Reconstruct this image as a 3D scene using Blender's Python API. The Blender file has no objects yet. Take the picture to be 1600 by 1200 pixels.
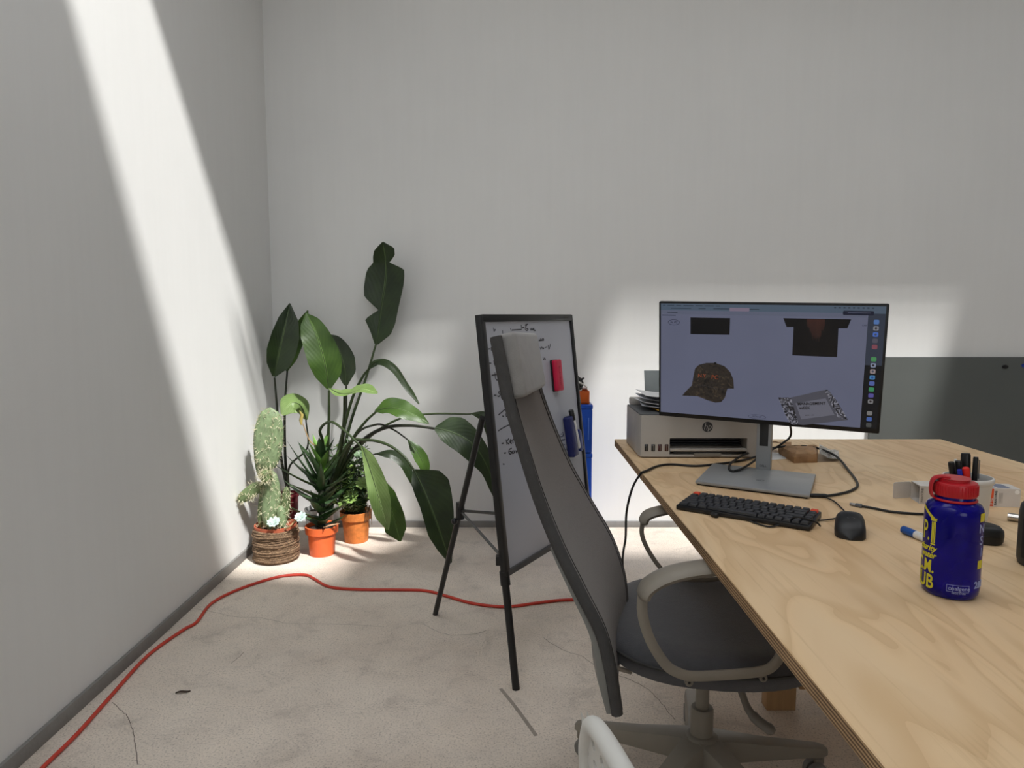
import bpy, bmesh, math, random
from mathutils import Vector, Matrix, Quaternion
random.seed(7)
SC = bpy.context.scene
COL = SC.collection
R_ = math.radians

# ------------------------------------------------------------------ camera
FPX, PITCH, CAMH = 1100.0, R_(5.6), 1.20        # focal length in pixels of the 1600x1200 frame
cam_d = bpy.data.cameras.new('camera')
cam_d.sensor_width = 36.0
cam_d.lens = FPX * 36.0 / 1600.0
cam_d.clip_start = 0.05
cam = bpy.data.objects.new('camera', cam_d)
COL.objects.link(cam)
cam.location = (0, 0, CAMH)
cam.rotation_euler = (math.pi / 2 - PITCH, 0, 0)
SC.camera = cam

# ------------------------------------------------------------------ world, sun, exposure
SUN_DIR = Vector((-0.50, 0.56, -1.0)).normalized()
SUN_STRENGTH = 5.9
SKY_STRENGTH = 3.1
w = bpy.data.worlds.new('sky')
SC.world = w
w.use_nodes = True
bg = w.node_tree.nodes['Background']
bg.inputs[0].default_value = (0.93, 0.96, 1.0, 1)
bg.inputs[1].default_value = SKY_STRENGTH
sun_d = bpy.data.lights.new('sun', 'SUN')
sun_d.energy = SUN_STRENGTH
sun_d.angle = R_(2.6)
sun_d.color = (1.0, 0.985, 0.955)
sun = bpy.data.objects.new('sun', sun_d)
COL.objects.link(sun)
sun.rotation_euler = SUN_DIR.to_track_quat('-Z', 'Y').to_euler()
sun.location = (4, -4, 8)
vs = SC.view_settings
vs.view_transform = 'Standard'
vs.look = 'None'
vs.gamma = 1.0
vs.use_curve_mapping = False
vs.exposure = 0.11
SC.cycles.use_denoising = True
SC.cycles.max_bounces = 8
SC.cycles.diffuse_bounces = 4
SC.cycles.use_adaptive_sampling = True
SC.cycles.adaptive_threshold = 0.04
SC.cycles.transparent_max_bounces = 12
SC.cycles.sample_clamp_indirect = 6.0
SC.cycles.caustics_reflective = False
SC.cycles.caustics_refractive = False

# ------------------------------------------------------------------ room numbers (metres)
XL, XR, YB, YF, ZC = -1.325, 6.0, 3.91, -3.2, 3.7
DZ = 0.73                                         # desk top height

def ray(px, py):
    c, s = math.cos(PITCH), math.sin(PITCH)
    a, b = (px - 800) / FPX, (600 - py) / FPX
    return Vector((a, c + b * s, -s + b * c))
EYE = Vector((0, 0, CAMH))
def oz(px, py, z):
    d = ray(px, py); return EYE + d * ((z - CAMH) / d.z)
def oy(px, py, y):
    d = ray(px, py); return EYE + d * (y / d.y)
def onp(px, py, p, n):
    d = ray(px, py); return EYE + d * ((p - EYE).dot(n) / d.dot(n))

# ------------------------------------------------------------------ materials
def lin(c):
    r = []
    for v in c:
        v /= 255.0
        r.append(v / 12.92 if v <= 0.04045 else ((v + 0.055) / 1.055) ** 2.4)
    return tuple(r) + (1.0,)
MATS = {}
def pm(name, col, rough=0.55, metal=0.0, var=0.10, scale=18.0, bump=0.0, bscale=None, spec=0.5, trans=0.0,
       emit=0.0, stretch=None, alpha=1.0, sheen=0.0, coat=0.0, ior=1.45):
    """procedural principled material: base colour varied by object-space noise, optional noise bump"""
    if name in MATS: return MATS[name]
    m = bpy.data.materials.new(name); m.use_nodes = True
    nt = m.node_tree; b = nt.nodes['Principled BSDF']
    c = lin(col)
    tc = nt.nodes.new('ShaderNodeTexCoord'); mp = nt.nodes.new('ShaderNodeMapping')
    nt.links.new(tc.outputs['Object'], mp.inputs[0])
    if stretch: mp.inputs['Scale'].default_value = stretch
    no = nt.nodes.new('ShaderNodeTexNoise'); no.inputs['Scale'].default_value = scale
    no.inputs['Detail'].default_value = 5
    nt.links.new(mp.outputs[0], no.inputs['Vector'])
    cr = nt.nodes.new('ShaderNodeValToRGB')
    cr.color_ramp.elements[0].position = 0.3; cr.color_ramp.elements[1].position = 0.7
    cr.color_ramp.elements[0].color = tuple(x * (1 - var) for x in c[:3]) + (1,)
    cr.color_ramp.elements[1].color = tuple(min(1, x * (1 + var)) for x in c[:3]) + (1,)
    nt.links.new(no.outputs['Fac'], cr.inputs[0])
    nt.links.new(cr.outputs[0], b.inputs['Base Color'])
    b.inputs['Roughness'].default_value = rough
    b.inputs['Metallic'].default_value = metal
    b.inputs['Specular IOR Level'].default_value = spec
    b.inputs['Transmission Weight'].default_value = trans
    b.inputs['IOR'].default_value = ior
    b.inputs['Alpha'].default_value = alpha
    b.inputs['Sheen Weight'].default_value = sheen
    b.inputs['Coat Weight'].default_value = coat
    if emit:
        nt.links.new(cr.outputs[0], b.inputs['Emission Color'])
        b.inputs['Emission Strength'].default_value = emit
    if bump:
        n2 = nt.nodes.new('ShaderNodeTexNoise'); n2.inputs['Scale'].default_value = bscale or scale * 6
        n2.inputs['Detail'].default_value = 6
        nt.links.new(mp.outputs[0], n2.inputs['Vector'])
        bp = nt.nodes.new('ShaderNodeBump'); bp.inputs['Strength'].default_value = bump
        bp.inputs['Distance'].default_value = 0.01
        nt.links.new(n2.outputs['Fac'], bp.inputs['Height'])
        nt.links.new(bp.outputs[0], b.inputs['Normal'])
    MATS[name] = m
    return m

def nn(nt, kind, **kw):
    n = nt.nodes.new(kind)
    for k, v in kw.items():
        if k in n.inputs.keys(): n.inputs[k].default_value = v
        else: setattr(n, k, v)
    return n
def ramp(nt, src, stops):
    cr = nt.nodes.new('ShaderNodeValToRGB'); e = cr.color_ramp.elements
    while len(e) < len(stops): e.new(0.5)
    for k, (p, c) in enumerate(stops):
        e[k].position = p; e[k].color = c
    nt.links.new(src, cr.inputs[0]); return cr.outputs[0]
def mixc(nt, fac, a, b, mode='MIX'):
    m = nt.nodes.new('ShaderNodeMix'); m.data_type = 'RGBA'; m.blend_type = mode
    for sock, v in ((m.inputs[0], fac), (m.inputs[6], a), (m.inputs[7], b)):
        if isinstance(v, (int, float)): sock.default_value = v
        elif isinstance(v, tuple): sock.default_value = v
        else: nt.links.new(v, sock)
    return m.outputs[2]
def new_mat(name):
    m = bpy.data.materials.new(name); m.use_nodes = True; MATS[name] = m
    return m, m.node_tree, m.node_tree.nodes['Principled BSDF']

def mat_concrete():
    m, nt, b = new_mat('concrete_floor')
    tc = nt.nodes.new('ShaderNodeTexCoord'); o = tc.outputs['Object']
    big = nn(nt, 'ShaderNodeTexNoise', Scale=1.3, Detail=7.0, Roughness=0.62); nt.links.new(o, big.inputs['Vector'])
    mid = nn(nt, 'ShaderNodeTexNoise', Scale=7.0, Detail=8.0, Roughness=0.7, Distortion=0.6); nt.links.new(o, mid.inputs['Vector'])
    fine = nn(nt, 'ShaderNodeTexNoise', Scale=170.0, Detail=3.0, Roughness=0.7); nt.links.new(o, fine.inputs['Vector'])
    vor = nn(nt, 'ShaderNodeTexVoronoi', Scale=95.0); nt.links.new(o, vor.inputs['Vector'])
    c1 = ramp(nt, big.outputs['Fac'], [(0.30, lin((202, 188, 174))), (0.5, lin((218, 206, 193))), (0.72, lin((230, 219, 206)))])
    c2 = ramp(nt, mid.outputs['Fac'], [(0.30, (0.70, 0.69, 0.69, 1)), (0.45, (0.97, 0.97, 0.97, 1)), (0.75, (1.10, 1.09, 1.07, 1))])
    c3 = mixc(nt, 0.75, c1, c2, 'MULTIPLY')
    sp = ramp(nt, fine.outputs['Fac'], [(0.34, (0.30, 0.28, 0.27, 1)), (0.45, (0.95, 0.95, 0.95, 1)), (0.62, (1.06, 1.06, 1.06, 1)), (0.74, (1.35, 1.33, 1.3, 1))])
    c4 = mixc(nt, 0.6, c3, sp, 'MULTIPLY')
    st = ramp(nt, vor.outputs['Distance'], [(0.05, (0.55, 0.53, 0.52, 1)), (0.2, (1, 1, 1, 1))])
    c5 = mixc(nt, 0.35, c4, st, 'MULTIPLY')
    nt.links.new(c5, b.inputs['Base Color'])
    b.inputs['Roughness'].default_value = 0.75; b.inputs['Specular IOR Level'].default_value = 0.3
    bp = nn(nt, 'ShaderNodeBump', Strength=0.25, Distance=0.004)
    nt.links.new(fine.outputs['Fac'], bp.inputs['Height']); nt.links.new(bp.outputs[0], b.inputs['Normal'])
    return m
def mat_wall():
    m, nt, b = new_mat('white_painted_plaster')
    tc = nt.nodes.new('ShaderNodeTexCoord'); o = tc.outputs['Object']
    big = nn(nt, 'ShaderNodeTexNoise', Scale=0.9, Detail=4.0); nt.links.new(o, big.inputs['Vector'])
    mp = nt.nodes.new('ShaderNodeMapping'); mp.inputs['Scale'].default_value = (14, 14, 0.9); nt.links.new(o, mp.inputs[0])
    vert = nn(nt, 'ShaderNodeTexNoise', Scale=2.4, Detail=5.0); nt.links.new(mp.outputs[0], vert.inputs['Vector'])
    fine = nn(nt, 'ShaderNodeTexNoise', Scale=150.0, Detail=4.0); nt.links.new(o, fine.inputs['Vector'])
    c1 = ramp(nt, big.outputs['Fac'], [(0.3, lin((221, 221, 219))), (0.7, lin((228, 228, 226)))])
    c2 = ramp(nt, vert.outputs['Fac'], [(0.3, (0.985, 0.985, 0.985, 1)), (0.65, (1, 1, 1, 1))])
    nt.links.new(mixc(nt, 1.0, c1, c2, 'MULTIPLY'), b.inputs['Base Color'])
    b.inputs['Roughness'].default_value = 0.8; b.inputs['Specular IOR Level'].default_value = 0.25
    a = nn(nt, 'ShaderNodeMath', operation='MULTIPLY_ADD'); a.inputs[1].default_value = 0.35
    nt.links.new(fine.outputs['Fac'], a.inputs[0]); nt.links.new(vert.outputs['Fac'], a.inputs[2])
    bp = nn(nt, 'ShaderNodeBump', Strength=0.07, Distance=0.004)
    nt.links.new(a.outputs[0], bp.inputs['Height']); nt.links.new(bp.outputs[0], b.inputs['Normal'])
    return m
def mat_plywood():
    m, nt, b = new_mat('pine_plywood_face')
    tc = nt.nodes.new('ShaderNodeTexCoord'); o = tc.outputs['Object']
    mp = nt.nodes.new('ShaderNodeMapping'); mp.inputs['Scale'].default_value = (3.1, 0.72, 1.0)
    mp.inputs['Rotation'].default_value = (0, 0, 0.05); nt.links.new(o, mp.inputs[0])
    n1 = nn(nt, 'ShaderNodeTexNoise', Scale=1.5, Detail=2.5, Roughness=0.45, Distortion=1.1); nt.links.new(mp.outputs[0], n1.inputs['Vector'])
    # contour lines of a slow noise field give the cathedral figure of rotary-cut veneer
    mul = nn(nt, 'ShaderNodeMath', operation='MULTIPLY'); mul.inputs[1].default_value = 9.0; nt.links.new(n1.outputs['Fac'], mul.inputs[0])
    fr = nn(nt, 'ShaderNodeMath', operation='FRACT'); nt.links.new(mul.outputs[0], fr.inputs[0])
    fig = ramp(nt, fr.outputs[0], [(0.0, (0.86, 0.80, 0.72, 1)), (0.16, (0.90, 0.86, 0.80, 1)), (0.45, (1, 1, 1, 1)), (0.85, (1.03, 1.02, 1.0, 1)), (1.0, (0.95, 0.92, 0.88, 1))])
    n2 = nn(nt, 'ShaderNodeTexNoise', Scale=1.0, Detail=3.0); nt.links.new(mp.outputs[0], n2.inputs['Vector'])
    base = ramp(nt, n2.outputs['Fac'], [(0.3, lin((208, 174, 134))), (0.5, lin((222, 192, 152))), (0.7, lin((230, 203, 164)))])
    c1 = mixc(nt, 0.85, base, fig, 'MULTIPLY')
    mp2 = nt.nodes.new('ShaderNodeMapping'); mp2.inputs['Scale'].default_value = (130, 3.5, 1); nt.links.new(o, mp2.inputs[0])
    n3 = nn(nt, 'ShaderNodeTexNoise', Scale=1.0, Detail=4.0); nt.links.new(mp2.outputs[0], n3.inputs['Vector'])
    gr = ramp(nt, n3.outputs['Fac'], [(0.28, (0.80, 0.76, 0.7, 1)), (0.42, (1, 1, 1, 1))])
    c2 = mixc(nt, 0.5, c1, gr, 'MULTIPLY')
    nt.links.new(c2, b.inputs['Base Color'])
    b.inputs['Roughness'].default_value = 0.5; b.inputs['Specular IOR Level'].default_value = 0.35
    return m
def mat_ply_edge():
    m, nt, b = new_mat('plywood_edge_layers')
    tc = nt.nodes.new('ShaderNodeTexCoord'); o = tc.outputs['Object']
    sx = nt.nodes.new('ShaderNodeSeparateXYZ'); nt.links.new(o, sx.inputs[0])
    n = nn(nt, 'ShaderNodeTexNoise', Scale=14.0, Detail=5.0); nt.links.new(o, n.inputs['Vector'])
    a = nn(nt, 'ShaderNodeMath', operation='MULTIPLY_ADD'); a.inputs[1].default_value = 0.003
    nt.links.new(n.outputs['Fac'], a.inputs[0]); nt.links.new(sx.outputs['Z'], a.inputs[2])
    q = nn(nt, 'ShaderNodeMath', operation='MULTIPLY'); q.inputs[1].default_value = 185.0; nt.links.new(a.outputs[0], q.inputs[0])
    fr = nn(nt, 'ShaderNodeMath', operation='FRACT'); nt.links.new(q.outputs[0], fr.inputs[0])
    c = ramp(nt, fr.outputs[0], [(0.0, lin((92, 68, 48))), (0.42, lin((116, 88, 62))), (0.5, lin((190, 158, 118))), (0.92, lin((172, 140, 102))), (1.0, lin((92, 68, 48)))])
    nz = ramp(nt, n.outputs['Fac'], [(0.35, (0.75, 0.72, 0.7, 1)), (0.6, (1.05, 1.05, 1.05, 1))])
    nt.links.new(mixc(nt, 0.7, c, nz, 'MULTIPLY'), b.inputs['Base Color'])
    b.inputs['Roughness'].default_value = 0.8
    return m
def mat_leaf(name, dark, light, rough=0.32, trans=0.25, vein=75.0):
    m, nt, b = new_mat(name)
    uv = nt.nodes.new('ShaderNodeUVMap'); uv.uv_map = 'leaf'
    sx = nt.nodes.new('ShaderNodeSeparateXYZ'); nt.links.new(uv.outputs[0], sx.inputs[0])
    ab = nn(nt, 'ShaderNodeMath', operation='ABSOLUTE'); nt.links.new(sx.outputs['X'], ab.inputs[0])
    a = nn(nt, 'ShaderNodeMath', operation='MULTIPLY_ADD'); a.inputs[1].default_value = -0.35
    nt.links.new(ab.outputs[0], a.inputs[0]); nt.links.new(sx.outputs['Y'], a.inputs[2])
    q = nn(nt, 'ShaderNodeMath', operation='MULTIPLY'); q.inputs[1].default_value = vein; nt.links.new(a.outputs[0], q.inputs[0])
    sn = nn(nt, 'ShaderNodeMath', operation='SINE'); nt.links.new(q.outputs[0], sn.inputs[0])
    tc = nt.nodes.new('ShaderNodeTexCoord')
    no = nn(nt, 'ShaderNodeTexNoise', Scale=9.0, Detail=4.0); nt.links.new(tc.outputs['Object'], no.inputs['Vector'])
    c = ramp(nt, no.outputs['Fac'], [(0.3, lin(dark)), (0.7, lin(light))])
    vn = ramp(nt, sn.outputs[0], [(0.0, (0.82, 0.86, 0.8, 1)), (0.8, (1.06, 1.04, 1.05, 1))])
    c2 = mixc(nt, 0.55, c, vn, 'MULTIPLY')
    rib = ramp(nt, ab.outputs[0], [(0.03, (1, 1, 1, 1)), (0.07, (0, 0, 0, 1))])
    c3 = mixc(nt, rib, c2, lin(tuple(min(255, int(v * 1.25 + 22)) for v in light)))
    nt.links.new(c3, b.inputs['Base Color'])
    b.inputs['Roughness'].default_value = rough
    tr = nt.nodes.new('ShaderNodeBsdfTranslucent'); nt.links.new(c3, tr.inputs[0])
    ms = nt.nodes.new('ShaderNodeMixShader'); ms.inputs[0].default_value = trans
    out = nt.nodes['Material Output']
    nt.links.new(b.outputs[0], ms.inputs[1]); nt.links.new(tr.outputs[0], ms.inputs[2]); nt.links.new(ms.outputs[0], out.inputs[0])
    bp = nn(nt, 'ShaderNodeBump', Strength=0.07, Distance=0.002)
    nt.links.new(sn.outputs[0], bp.inputs['Height']); nt.links.new(bp.outputs[0], b.inputs['Normal'])
    return m

# ------------------------------------------------------------------ mesh helpers
def link(o): COL.objects.link(o); return o
def tag(o, label=None, cat=None, group=None, kind=None):
    if label: o['label'] = label
    if cat: o['category'] = cat
    if group: o['group'] = group
    if kind: o['kind'] = kind
    return o
ORIGIN = {}
def thing(name, loc, label, cat, group=None):
    o = bpy.data.objects.new(name, None); link(o)
    o.empty_display_size = 0.05
    o.location = loc; ORIGIN[o.name] = Vector(loc)
    return tag(o, label, cat, group)

def frame(loc, yaw=0.0, tilt=0.0):
    return Matrix.Translation(Vector(loc)) @ Matrix.Rotation(yaw, 4, 'Z') @ Matrix.Rotation(tilt, 4, 'X')
def axes(o, x, y, z):
    m = Matrix.Identity(4)
    for i, a in enumerate((x, y, z)):
        for j in range(3): m[j][i] = a[j]
    for j in range(3): m[j][3] = o[j]
    return m
def catmull(pts, n):
    pts = [Vector(p) for p in pts]
    if len(pts) < 3: return [pts[0].lerp(pts[-1], k / n) for k in range(n + 1)]
    e = [pts[0] * 2 - pts[1]] + pts + [pts[-1] * 2 - pts[-2]]
    out = []
    segs = len(pts) - 1
    for k in range(n + 1):
        t = k / n * segs; i = min(int(t), segs - 1); u = t - i
        a, b, c, d = e[i], e[i + 1], e[i + 2], e[i + 3]
        out.append(0.5 * ((2 * b) + (c - a) * u + (2 * a - 5 * b + 4 * c - d) * u * u + (3 * b - a - 3 * c + d) * u ** 3))
    return out
def lerp_list(vals, t):
    x = t * (len(vals) - 1); i = min(int(x), len(vals) - 2); u = x - i
    return vals[i] * (1 - u) + vals[i + 1] * u

class MB:
    def __init__(self, M=None):
        self.v = []; self.f = []; self.uv = {}; self.M = M or Matrix.Identity(4); self.mi = []
        self.cur = 0
    def add(self, vs, fs):
        o = len(self.v)
        self.v += [self.M @ Vector(p) for p in vs]
        self.f += [tuple(o + i for i in f) for f in fs]
        self.mi += [self.cur] * len(fs)
        return o
    def box(self, c, s):
        x, y, z = c; a, b, d = s[0] / 2, s[1] / 2, s[2] / 2
        return self.hexa([(x-a,y-b,z-d),(x+a,y-b,z-d),(x+a,y+b,z-d),(x-a,y+b,z-d),(x-a,y-b,z+d),(x+a,y-b,z+d),(x+a,y+b,z+d),(x-a,y+b,z+d)])
    def hexa(self, p):
        return self.add(p, [(3,2,1,0),(4,5,6,7),(0,1,5,4),(1,2,6,5),(2,3,7,6),(3,0,4,7)])
    def tube(self, pts, r, n=8, caps=True, flat=1.0, up=None, closed=False):
        pts = [Vector(p) for p in pts]; N = len(pts)
        vs = []; nrm = None
        for i, p in enumerate(pts):
            if closed: t = pts[(i + 1) % N] - pts[i - 1]
            else: t = pts[min(i + 1, N - 1)] - pts[max(i - 1, 0)]
            t = t.normalized() if t.length > 1e-9 else Vector((0, 0, 1))
            if nrm is None:
                a = Vector(up) if up else (Vector((0, 0, 1)) if abs(t.z) < 0.9 else Vector((1, 0, 0)))
                nrm = (a - t * a.dot(t)).normalized()
            else:
                q = nrm - t * nrm.dot(t)
                nrm = q.normalized() if q.length > 1e-6 else nrm
            if up:
                q = Vector(up) - t * Vector(up).dot(t)
                if q.length > 1e-3: nrm = q.normalized()
            bi = t.cross(nrm)
            rr = r[i] if isinstance(r, (list, tuple)) else r
            for k in range(n):
                a = 2 * math.pi * (k + 0.5) / n
                vs.append(p + nrm * (math.cos(a) * rr * flat) + bi * (math.sin(a) * rr))
        fs = []
        for i in range(N if closed else N - 1):
            j = (i + 1) % N
            for k in range(n):
                fs.append((i*n+k, i*n+(k+1) % n, j*n+(k+1) % n, j*n+k))
        if caps and not closed:
            fs.append(tuple(reversed(range(n)))); fs.append(tuple((N-1)*n + k for k in range(n)))
        return self.add(vs, fs)
    def lathe(self, prof, n=32, c=(0, 0, 0), cap0=True, cap1=True, jitter=0.0):
        vs = []; fs = []; m = len(prof)
        for r, z in prof:
            for k in range(n):
                a = 2 * math.pi * k / n; j = 1 + (random.uniform(-jitter, jitter) if jitter else 0)
                vs.append((c[0] + r * j * math.cos(a), c[1] + r * j * math.sin(a), c[2] + z))
        for i in range(m - 1):
            for k in range(n):
                fs.append((i*n+k, i*n+(k+1) % n, (i+1)*n+(k+1) % n, (i+1)*n+k))
        if cap0: fs.append(tuple(reversed(range(n))))
        if cap1: fs.append(tuple((m-1)*n + k for k in range(n)))
        return self.add(vs, fs)
    def prism(self, poly, z0, z1):
        n = len(poly)
        return self.add([(x, y, z0) for x, y in poly] + [(x, y, z1) for x, y in poly],
                        [tuple(reversed(range(n))), tuple(range(n, 2*n))] + [(k, (k+1) % n, n+(k+1) % n, n+k) for k in range(n)])
    def grid(self, rows, closed=False):
        m, n = len(rows), len(rows[0])
        return self.add([p for r in rows for p in r],
                        [(i*n+k, i*n+(k+1) % n, (i+1)*n+(k+1) % n, (i+1)*n+k) for i in range(m-1) for k in range(n if closed else n-1)])
    def ball(self, c, r, n=16, m=10, zmin=-1.0):
        if isinstance(r, (int, float)): r = (r, r, r)
        prof = []
        vs = []; fs = []
        for i in range(m + 1):
            a = -math.pi / 2 + math.pi * i / m
            z = max(math.sin(a), zmin)
            for k in range(n):
                b = 2 * math.pi * k / n
                vs.append((c[0] + r[0] * math.cos(a) * math.cos(b), c[1] + r[1] * math.cos(a) * math.sin(b), c[2] + r[2] * z))
        for i in range(m):
            for k in range(n): fs.append((i*n+k, i*n+(k+1) % n, (i+1)*n+(k+1) % n, (i+1)*n+k))
        return self.add(vs, fs)
    def build(self, name, mats, parent=None, origin=None, smooth=35, bevel=0.0, seg=2, label=None, solid=0.0, recalc=True, sub=0):
        me = bpy.data.meshes.new(name)
        if parent is not None:
            r = parent
            while r.parent is not None: r = r.parent
            org = ORIGIN.get(r.name, Vector((0, 0, 0)))
        else:
            org = Vector(origin) if origin is not None else Vector((0, 0, 0))
        me.from_pydata([v - org for v in self.v], [], self.f)
        for mt in (mats if isinstance(mats, (list, tuple)) else [mats]): me.materials.append(mt)
        for i, p in enumerate(me.polygons): p.material_index = self.mi[i]
        if self.uv:
            l = me.uv_layers.new(name='leaf')
            for lp in me.loops: l.data[lp.index].uv = self.uv.get(lp.vertex_index, (0, 0))
        bm = bmesh.new(); bm.from_mesh(me)
        if recalc:
            bmesh.ops.remove_doubles(bm, verts=bm.verts, dist=1e-6)
            bmesh.ops.recalc_face_normals(bm, faces=bm.faces)
        if bevel:
            ed = [e for e in bm.edges if e.is_manifold and e.calc_face_angle(0) > R_(28)]
            bmesh.ops.bevel(bm, geom=ed, offset=bevel, segments=seg, profile=0.5, affect='EDGES', clamp_overlap=True)
        if solid:
            bmesh.ops.solidify(bm, geom=bm.faces[:], thickness=solid)
        bm.to_mesh(me); bm.free()
        if smooth:
            for p in me.polygons: p.use_smooth = True
            me.set_sharp_from_angle(angle=R_(smooth))
        o = bpy.data.objects.new(name, me); link(o)
        if parent is not None: o.parent = parent
        else:
            o.location = org; ORIGIN[o.name] = org
        if sub:
            md = o.modifiers.new('subdivision', 'SUBSURF'); md.levels = sub; md.render_levels = sub
        if label: o['label'] = label
        return o
def struct(name, mb, mat, **kw):
    return tag(mb.build(name, mat, **kw), kind='structure')
def piece(parent, name, data, M, label=None):
    """another child that shares mesh data; M is relative to the root's origin"""
    o = bpy.data.objects.new(name, data); link(o); o.parent = parent; o.matrix_local = M
    if label: o['label'] = label
    return o
def rrect(w, h, r, n=5, cx=0.0, cy=0.0):
    out = []
    for sx, sy, a0 in ((1, 1, 0), (-1, 1, 90), (-1, -1, 180), (1, -1, 270)):
        for k in range(n + 1):
            a = R_(a0 + 90 * k / n)
            out.append((cx + sx * (w / 2 - r) + r * math.cos(a), cy + sy * (h / 2 - r) + r * math.sin(a)))
    return out
def text(body, size, M, name, mat, parent, ext=0.0002, align='CENTER', shear=0.0, sx=1.0, bend=None, bold=0.0, label=None):
    cu = bpy.data.curves.new('lettering', 'FONT'); cu.body = body; cu.size = size; cu.extrude = ext
    cu.align_x = align; cu.align_y = 'CENTER'; cu.shear = shear; cu.offset = bold; cu.resolution_u = 4
    ob = bpy.data.objects.new('lettering', cu); link(ob)
    dg = bpy.context.evaluated_depsgraph_get()
    me = bpy.data.meshes.new_from_object(ob.evaluated_get(dg))
    bpy.data.objects.remove(ob); bpy.data.curves.remove(cu)
    mb = MB()
    vs = [Vector((v.co.x * sx, v.co.y, v.co.z)) for v in me.vertices]
    fs = [tuple(p.vertices) for p in me.polygons]
    bpy.data.meshes.remove(me)
    if bend:                                   # wrap on a cylinder of radius `bend`; local x -> arc, y -> height, z -> outwards
        bm = bmesh.new(); bv = [bm.verts.new(v) for v in vs]
        for f in fs:
            try: bm.faces.new([bv[i] for i in f])
            except ValueError: pass
        bmesh.ops.triangulate(bm, faces=bm.faces[:])
        for _ in range(3):
            ed = [e for e in bm.edges if abs(e.verts[0].co.x - e.verts[1].co.x) > 0.006]
            if ed: bmesh.ops.subdivide_edges(bm, edges=ed, cuts=1)
            bmesh.ops.triangulate(bm, faces=bm.faces[:])
        bm.verts.index_update()
        vs = []; 
        for v in bm.verts:
            a = v.co.x / bend; r = bend + v.co.z
            vs.append(Vector((math.sin(a) * r, -math.cos(a) * r, v.co.y)))
        fs = [tuple(x.index for x in f.verts) for f in bm.faces]; bm.free()
    mb.M = M; mb.add(vs, fs)
    return mb.build(name, mat, parent, smooth=0, recalc=False, label=label)
def ribbon(mb, pts, wd, nrm, lift=0.0):
    """flat pen stroke along pts on a plane with normal nrm"""
    pts = [Vector(p) + nrm * lift for p in pts]; vs = []
    for i, p in enumerate(pts):
        t = (pts[min(i+1, len(pts)-1)] - pts[max(i-1, 0)])
        if t.length < 1e-9: t = Vector((1, 0, 0))
        s = t.normalized().cross(nrm) * wd / 2
        vs += [p - s, p + s]
    mb.add(vs, [(2*i, 2*i+1, 2*i+3, 2*i+2) for i in range(len(pts)-1)])

# ================================================================== THE SETTING
WALL = mat_wall(); CONC = mat_concrete(); PLY = mat_plywood(); PLYE = mat_ply_edge()
GREYB = pm('grey_baseboard', (132, 130, 127), 0.6, var=0.06, bump=0.1)

b = MB(); b.box(((XL + XR) / 2, (YB + YF) / 2, -0.06), (XR - XL + 0.4, YB - YF + 0.4, 0.12))
floor = struct('floor', b, CONC)
CRK = pm('crack_dark', (122, 112, 103), 0.9)
for pts, wd in (([(176,1097),(188,1108),(199,1120),(203,1128),(208,1142),(211,1165),(216,1195)], .004),
                ([(360,1037),(371,1029),(382,1019)], .004),
                ([(304,951),(335,957),(371,964),(410,966),(450,974),(520,975),(600,979)], .0025),
                ([(849,997),(870,1010),(887,1019),(905,1024),(919,1032),(945,1047),(979,1060),(1000,1070),(1017,1081),(1036,1102),(1054,1125)], .0035),
                ([(660,975),(700,992),(745,990),(760,985)], .0025)):
    m = MB(); P = [oz(x, y, 0) for x, y in pts]; P = catmull(P, len(P) * 4)
    P = [p + Vector((random.uniform(-.0022, .0022), random.uniform(-.0025, .0025), 0)) for p in P]
    ribbon(m, P, wd * .6, Vector((0, 0, 1)), 0.0006); m.build('crack', CRK, floor, smooth=0)
m = MB(); ribbon(m, catmull([oz(x, y, 0) for x, y in ((782,1076),(800,1098),(818,1122),(838,1150))], 10), 0.012, Vector((0, 0, 1)), 0.0006)
m.build('scrape_mark', pm('scrape', (150, 140, 130), 0.9), floor, smooth=0)

b = MB(); b.box((XL - 0.06, (YB + YF) / 2, ZC / 2), (0.12, YB - YF + 0.24, ZC)); struct('wall_left', b, WALL)
b = MB(); b.box(((XL + XR) / 2, YB + 0.06, ZC / 2), (XR - XL, 0.12, ZC)); struct('wall_back', b, WALL)
b = MB(); b.box((XR + 0.06, (YB + YF) / 2, ZC / 2), (0.12, YB - YF + 0.24, ZC)); struct('wall_right', b, WALL)
# wall behind the camera with an unseen window opening added for fill light
WX0, WX1, WZ0, WZ1 = 0.2, 2.0, 1.2, 2.4
b = MB()
for x0, x1, z0, z1 in ((XL, WX0, 0, ZC), (WX1, XR, 0, ZC), (WX0, WX1, 0, WZ0), (WX0, WX1, WZ1, ZC)):
    b.box(((x0 + x1) / 2, YF - 0.06, (z0 + z1) / 2), (x1 - x0, 0.12, z1 - z0))
struct('wall_front', b, WALL)
# ceiling with two roof lights whose ends are cut at a slant
def portal(name, loc, sx, sy, rot):
    d = bpy.data.lights.new(name, 'AREA'); d.shape = 'RECTANGLE'; d.size = sx; d.size_y = sy; d.cycles.is_portal = True
    o = bpy.data.objects.new(name, d); link(o); o.location = loc; o.rotation_euler = rot
A_Y0, A_Y1, R_Y0, R_Y1 = 1.30, 2.02, 1.31, 2.56
def roof_pt(px, py):                              # point of the roof plane whose sunlight falls on this spot of the back wall
    p = oy(px, py, YB); return p + SUN_DIR * ((ZC - p.z) / SUN_DIR.z)
EDGE = {'A': (roof_pt(742, 430), roof_pt(690, 630)), 'R0': (roof_pt(972, 430), roof_pt(918, 610)), 'R1': (roof_pt(1512, 430), roof_pt(1440, 690))}
def ex(k, y):                                     # x of a slanted roof-light end at y
    p, q = EDGE[k]; return p.x + (q.x - p.x) * (y - p.y) / (q.y - p.y)
EA, ER0, ER1 = 'A', 'R0', 'R1'
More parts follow.
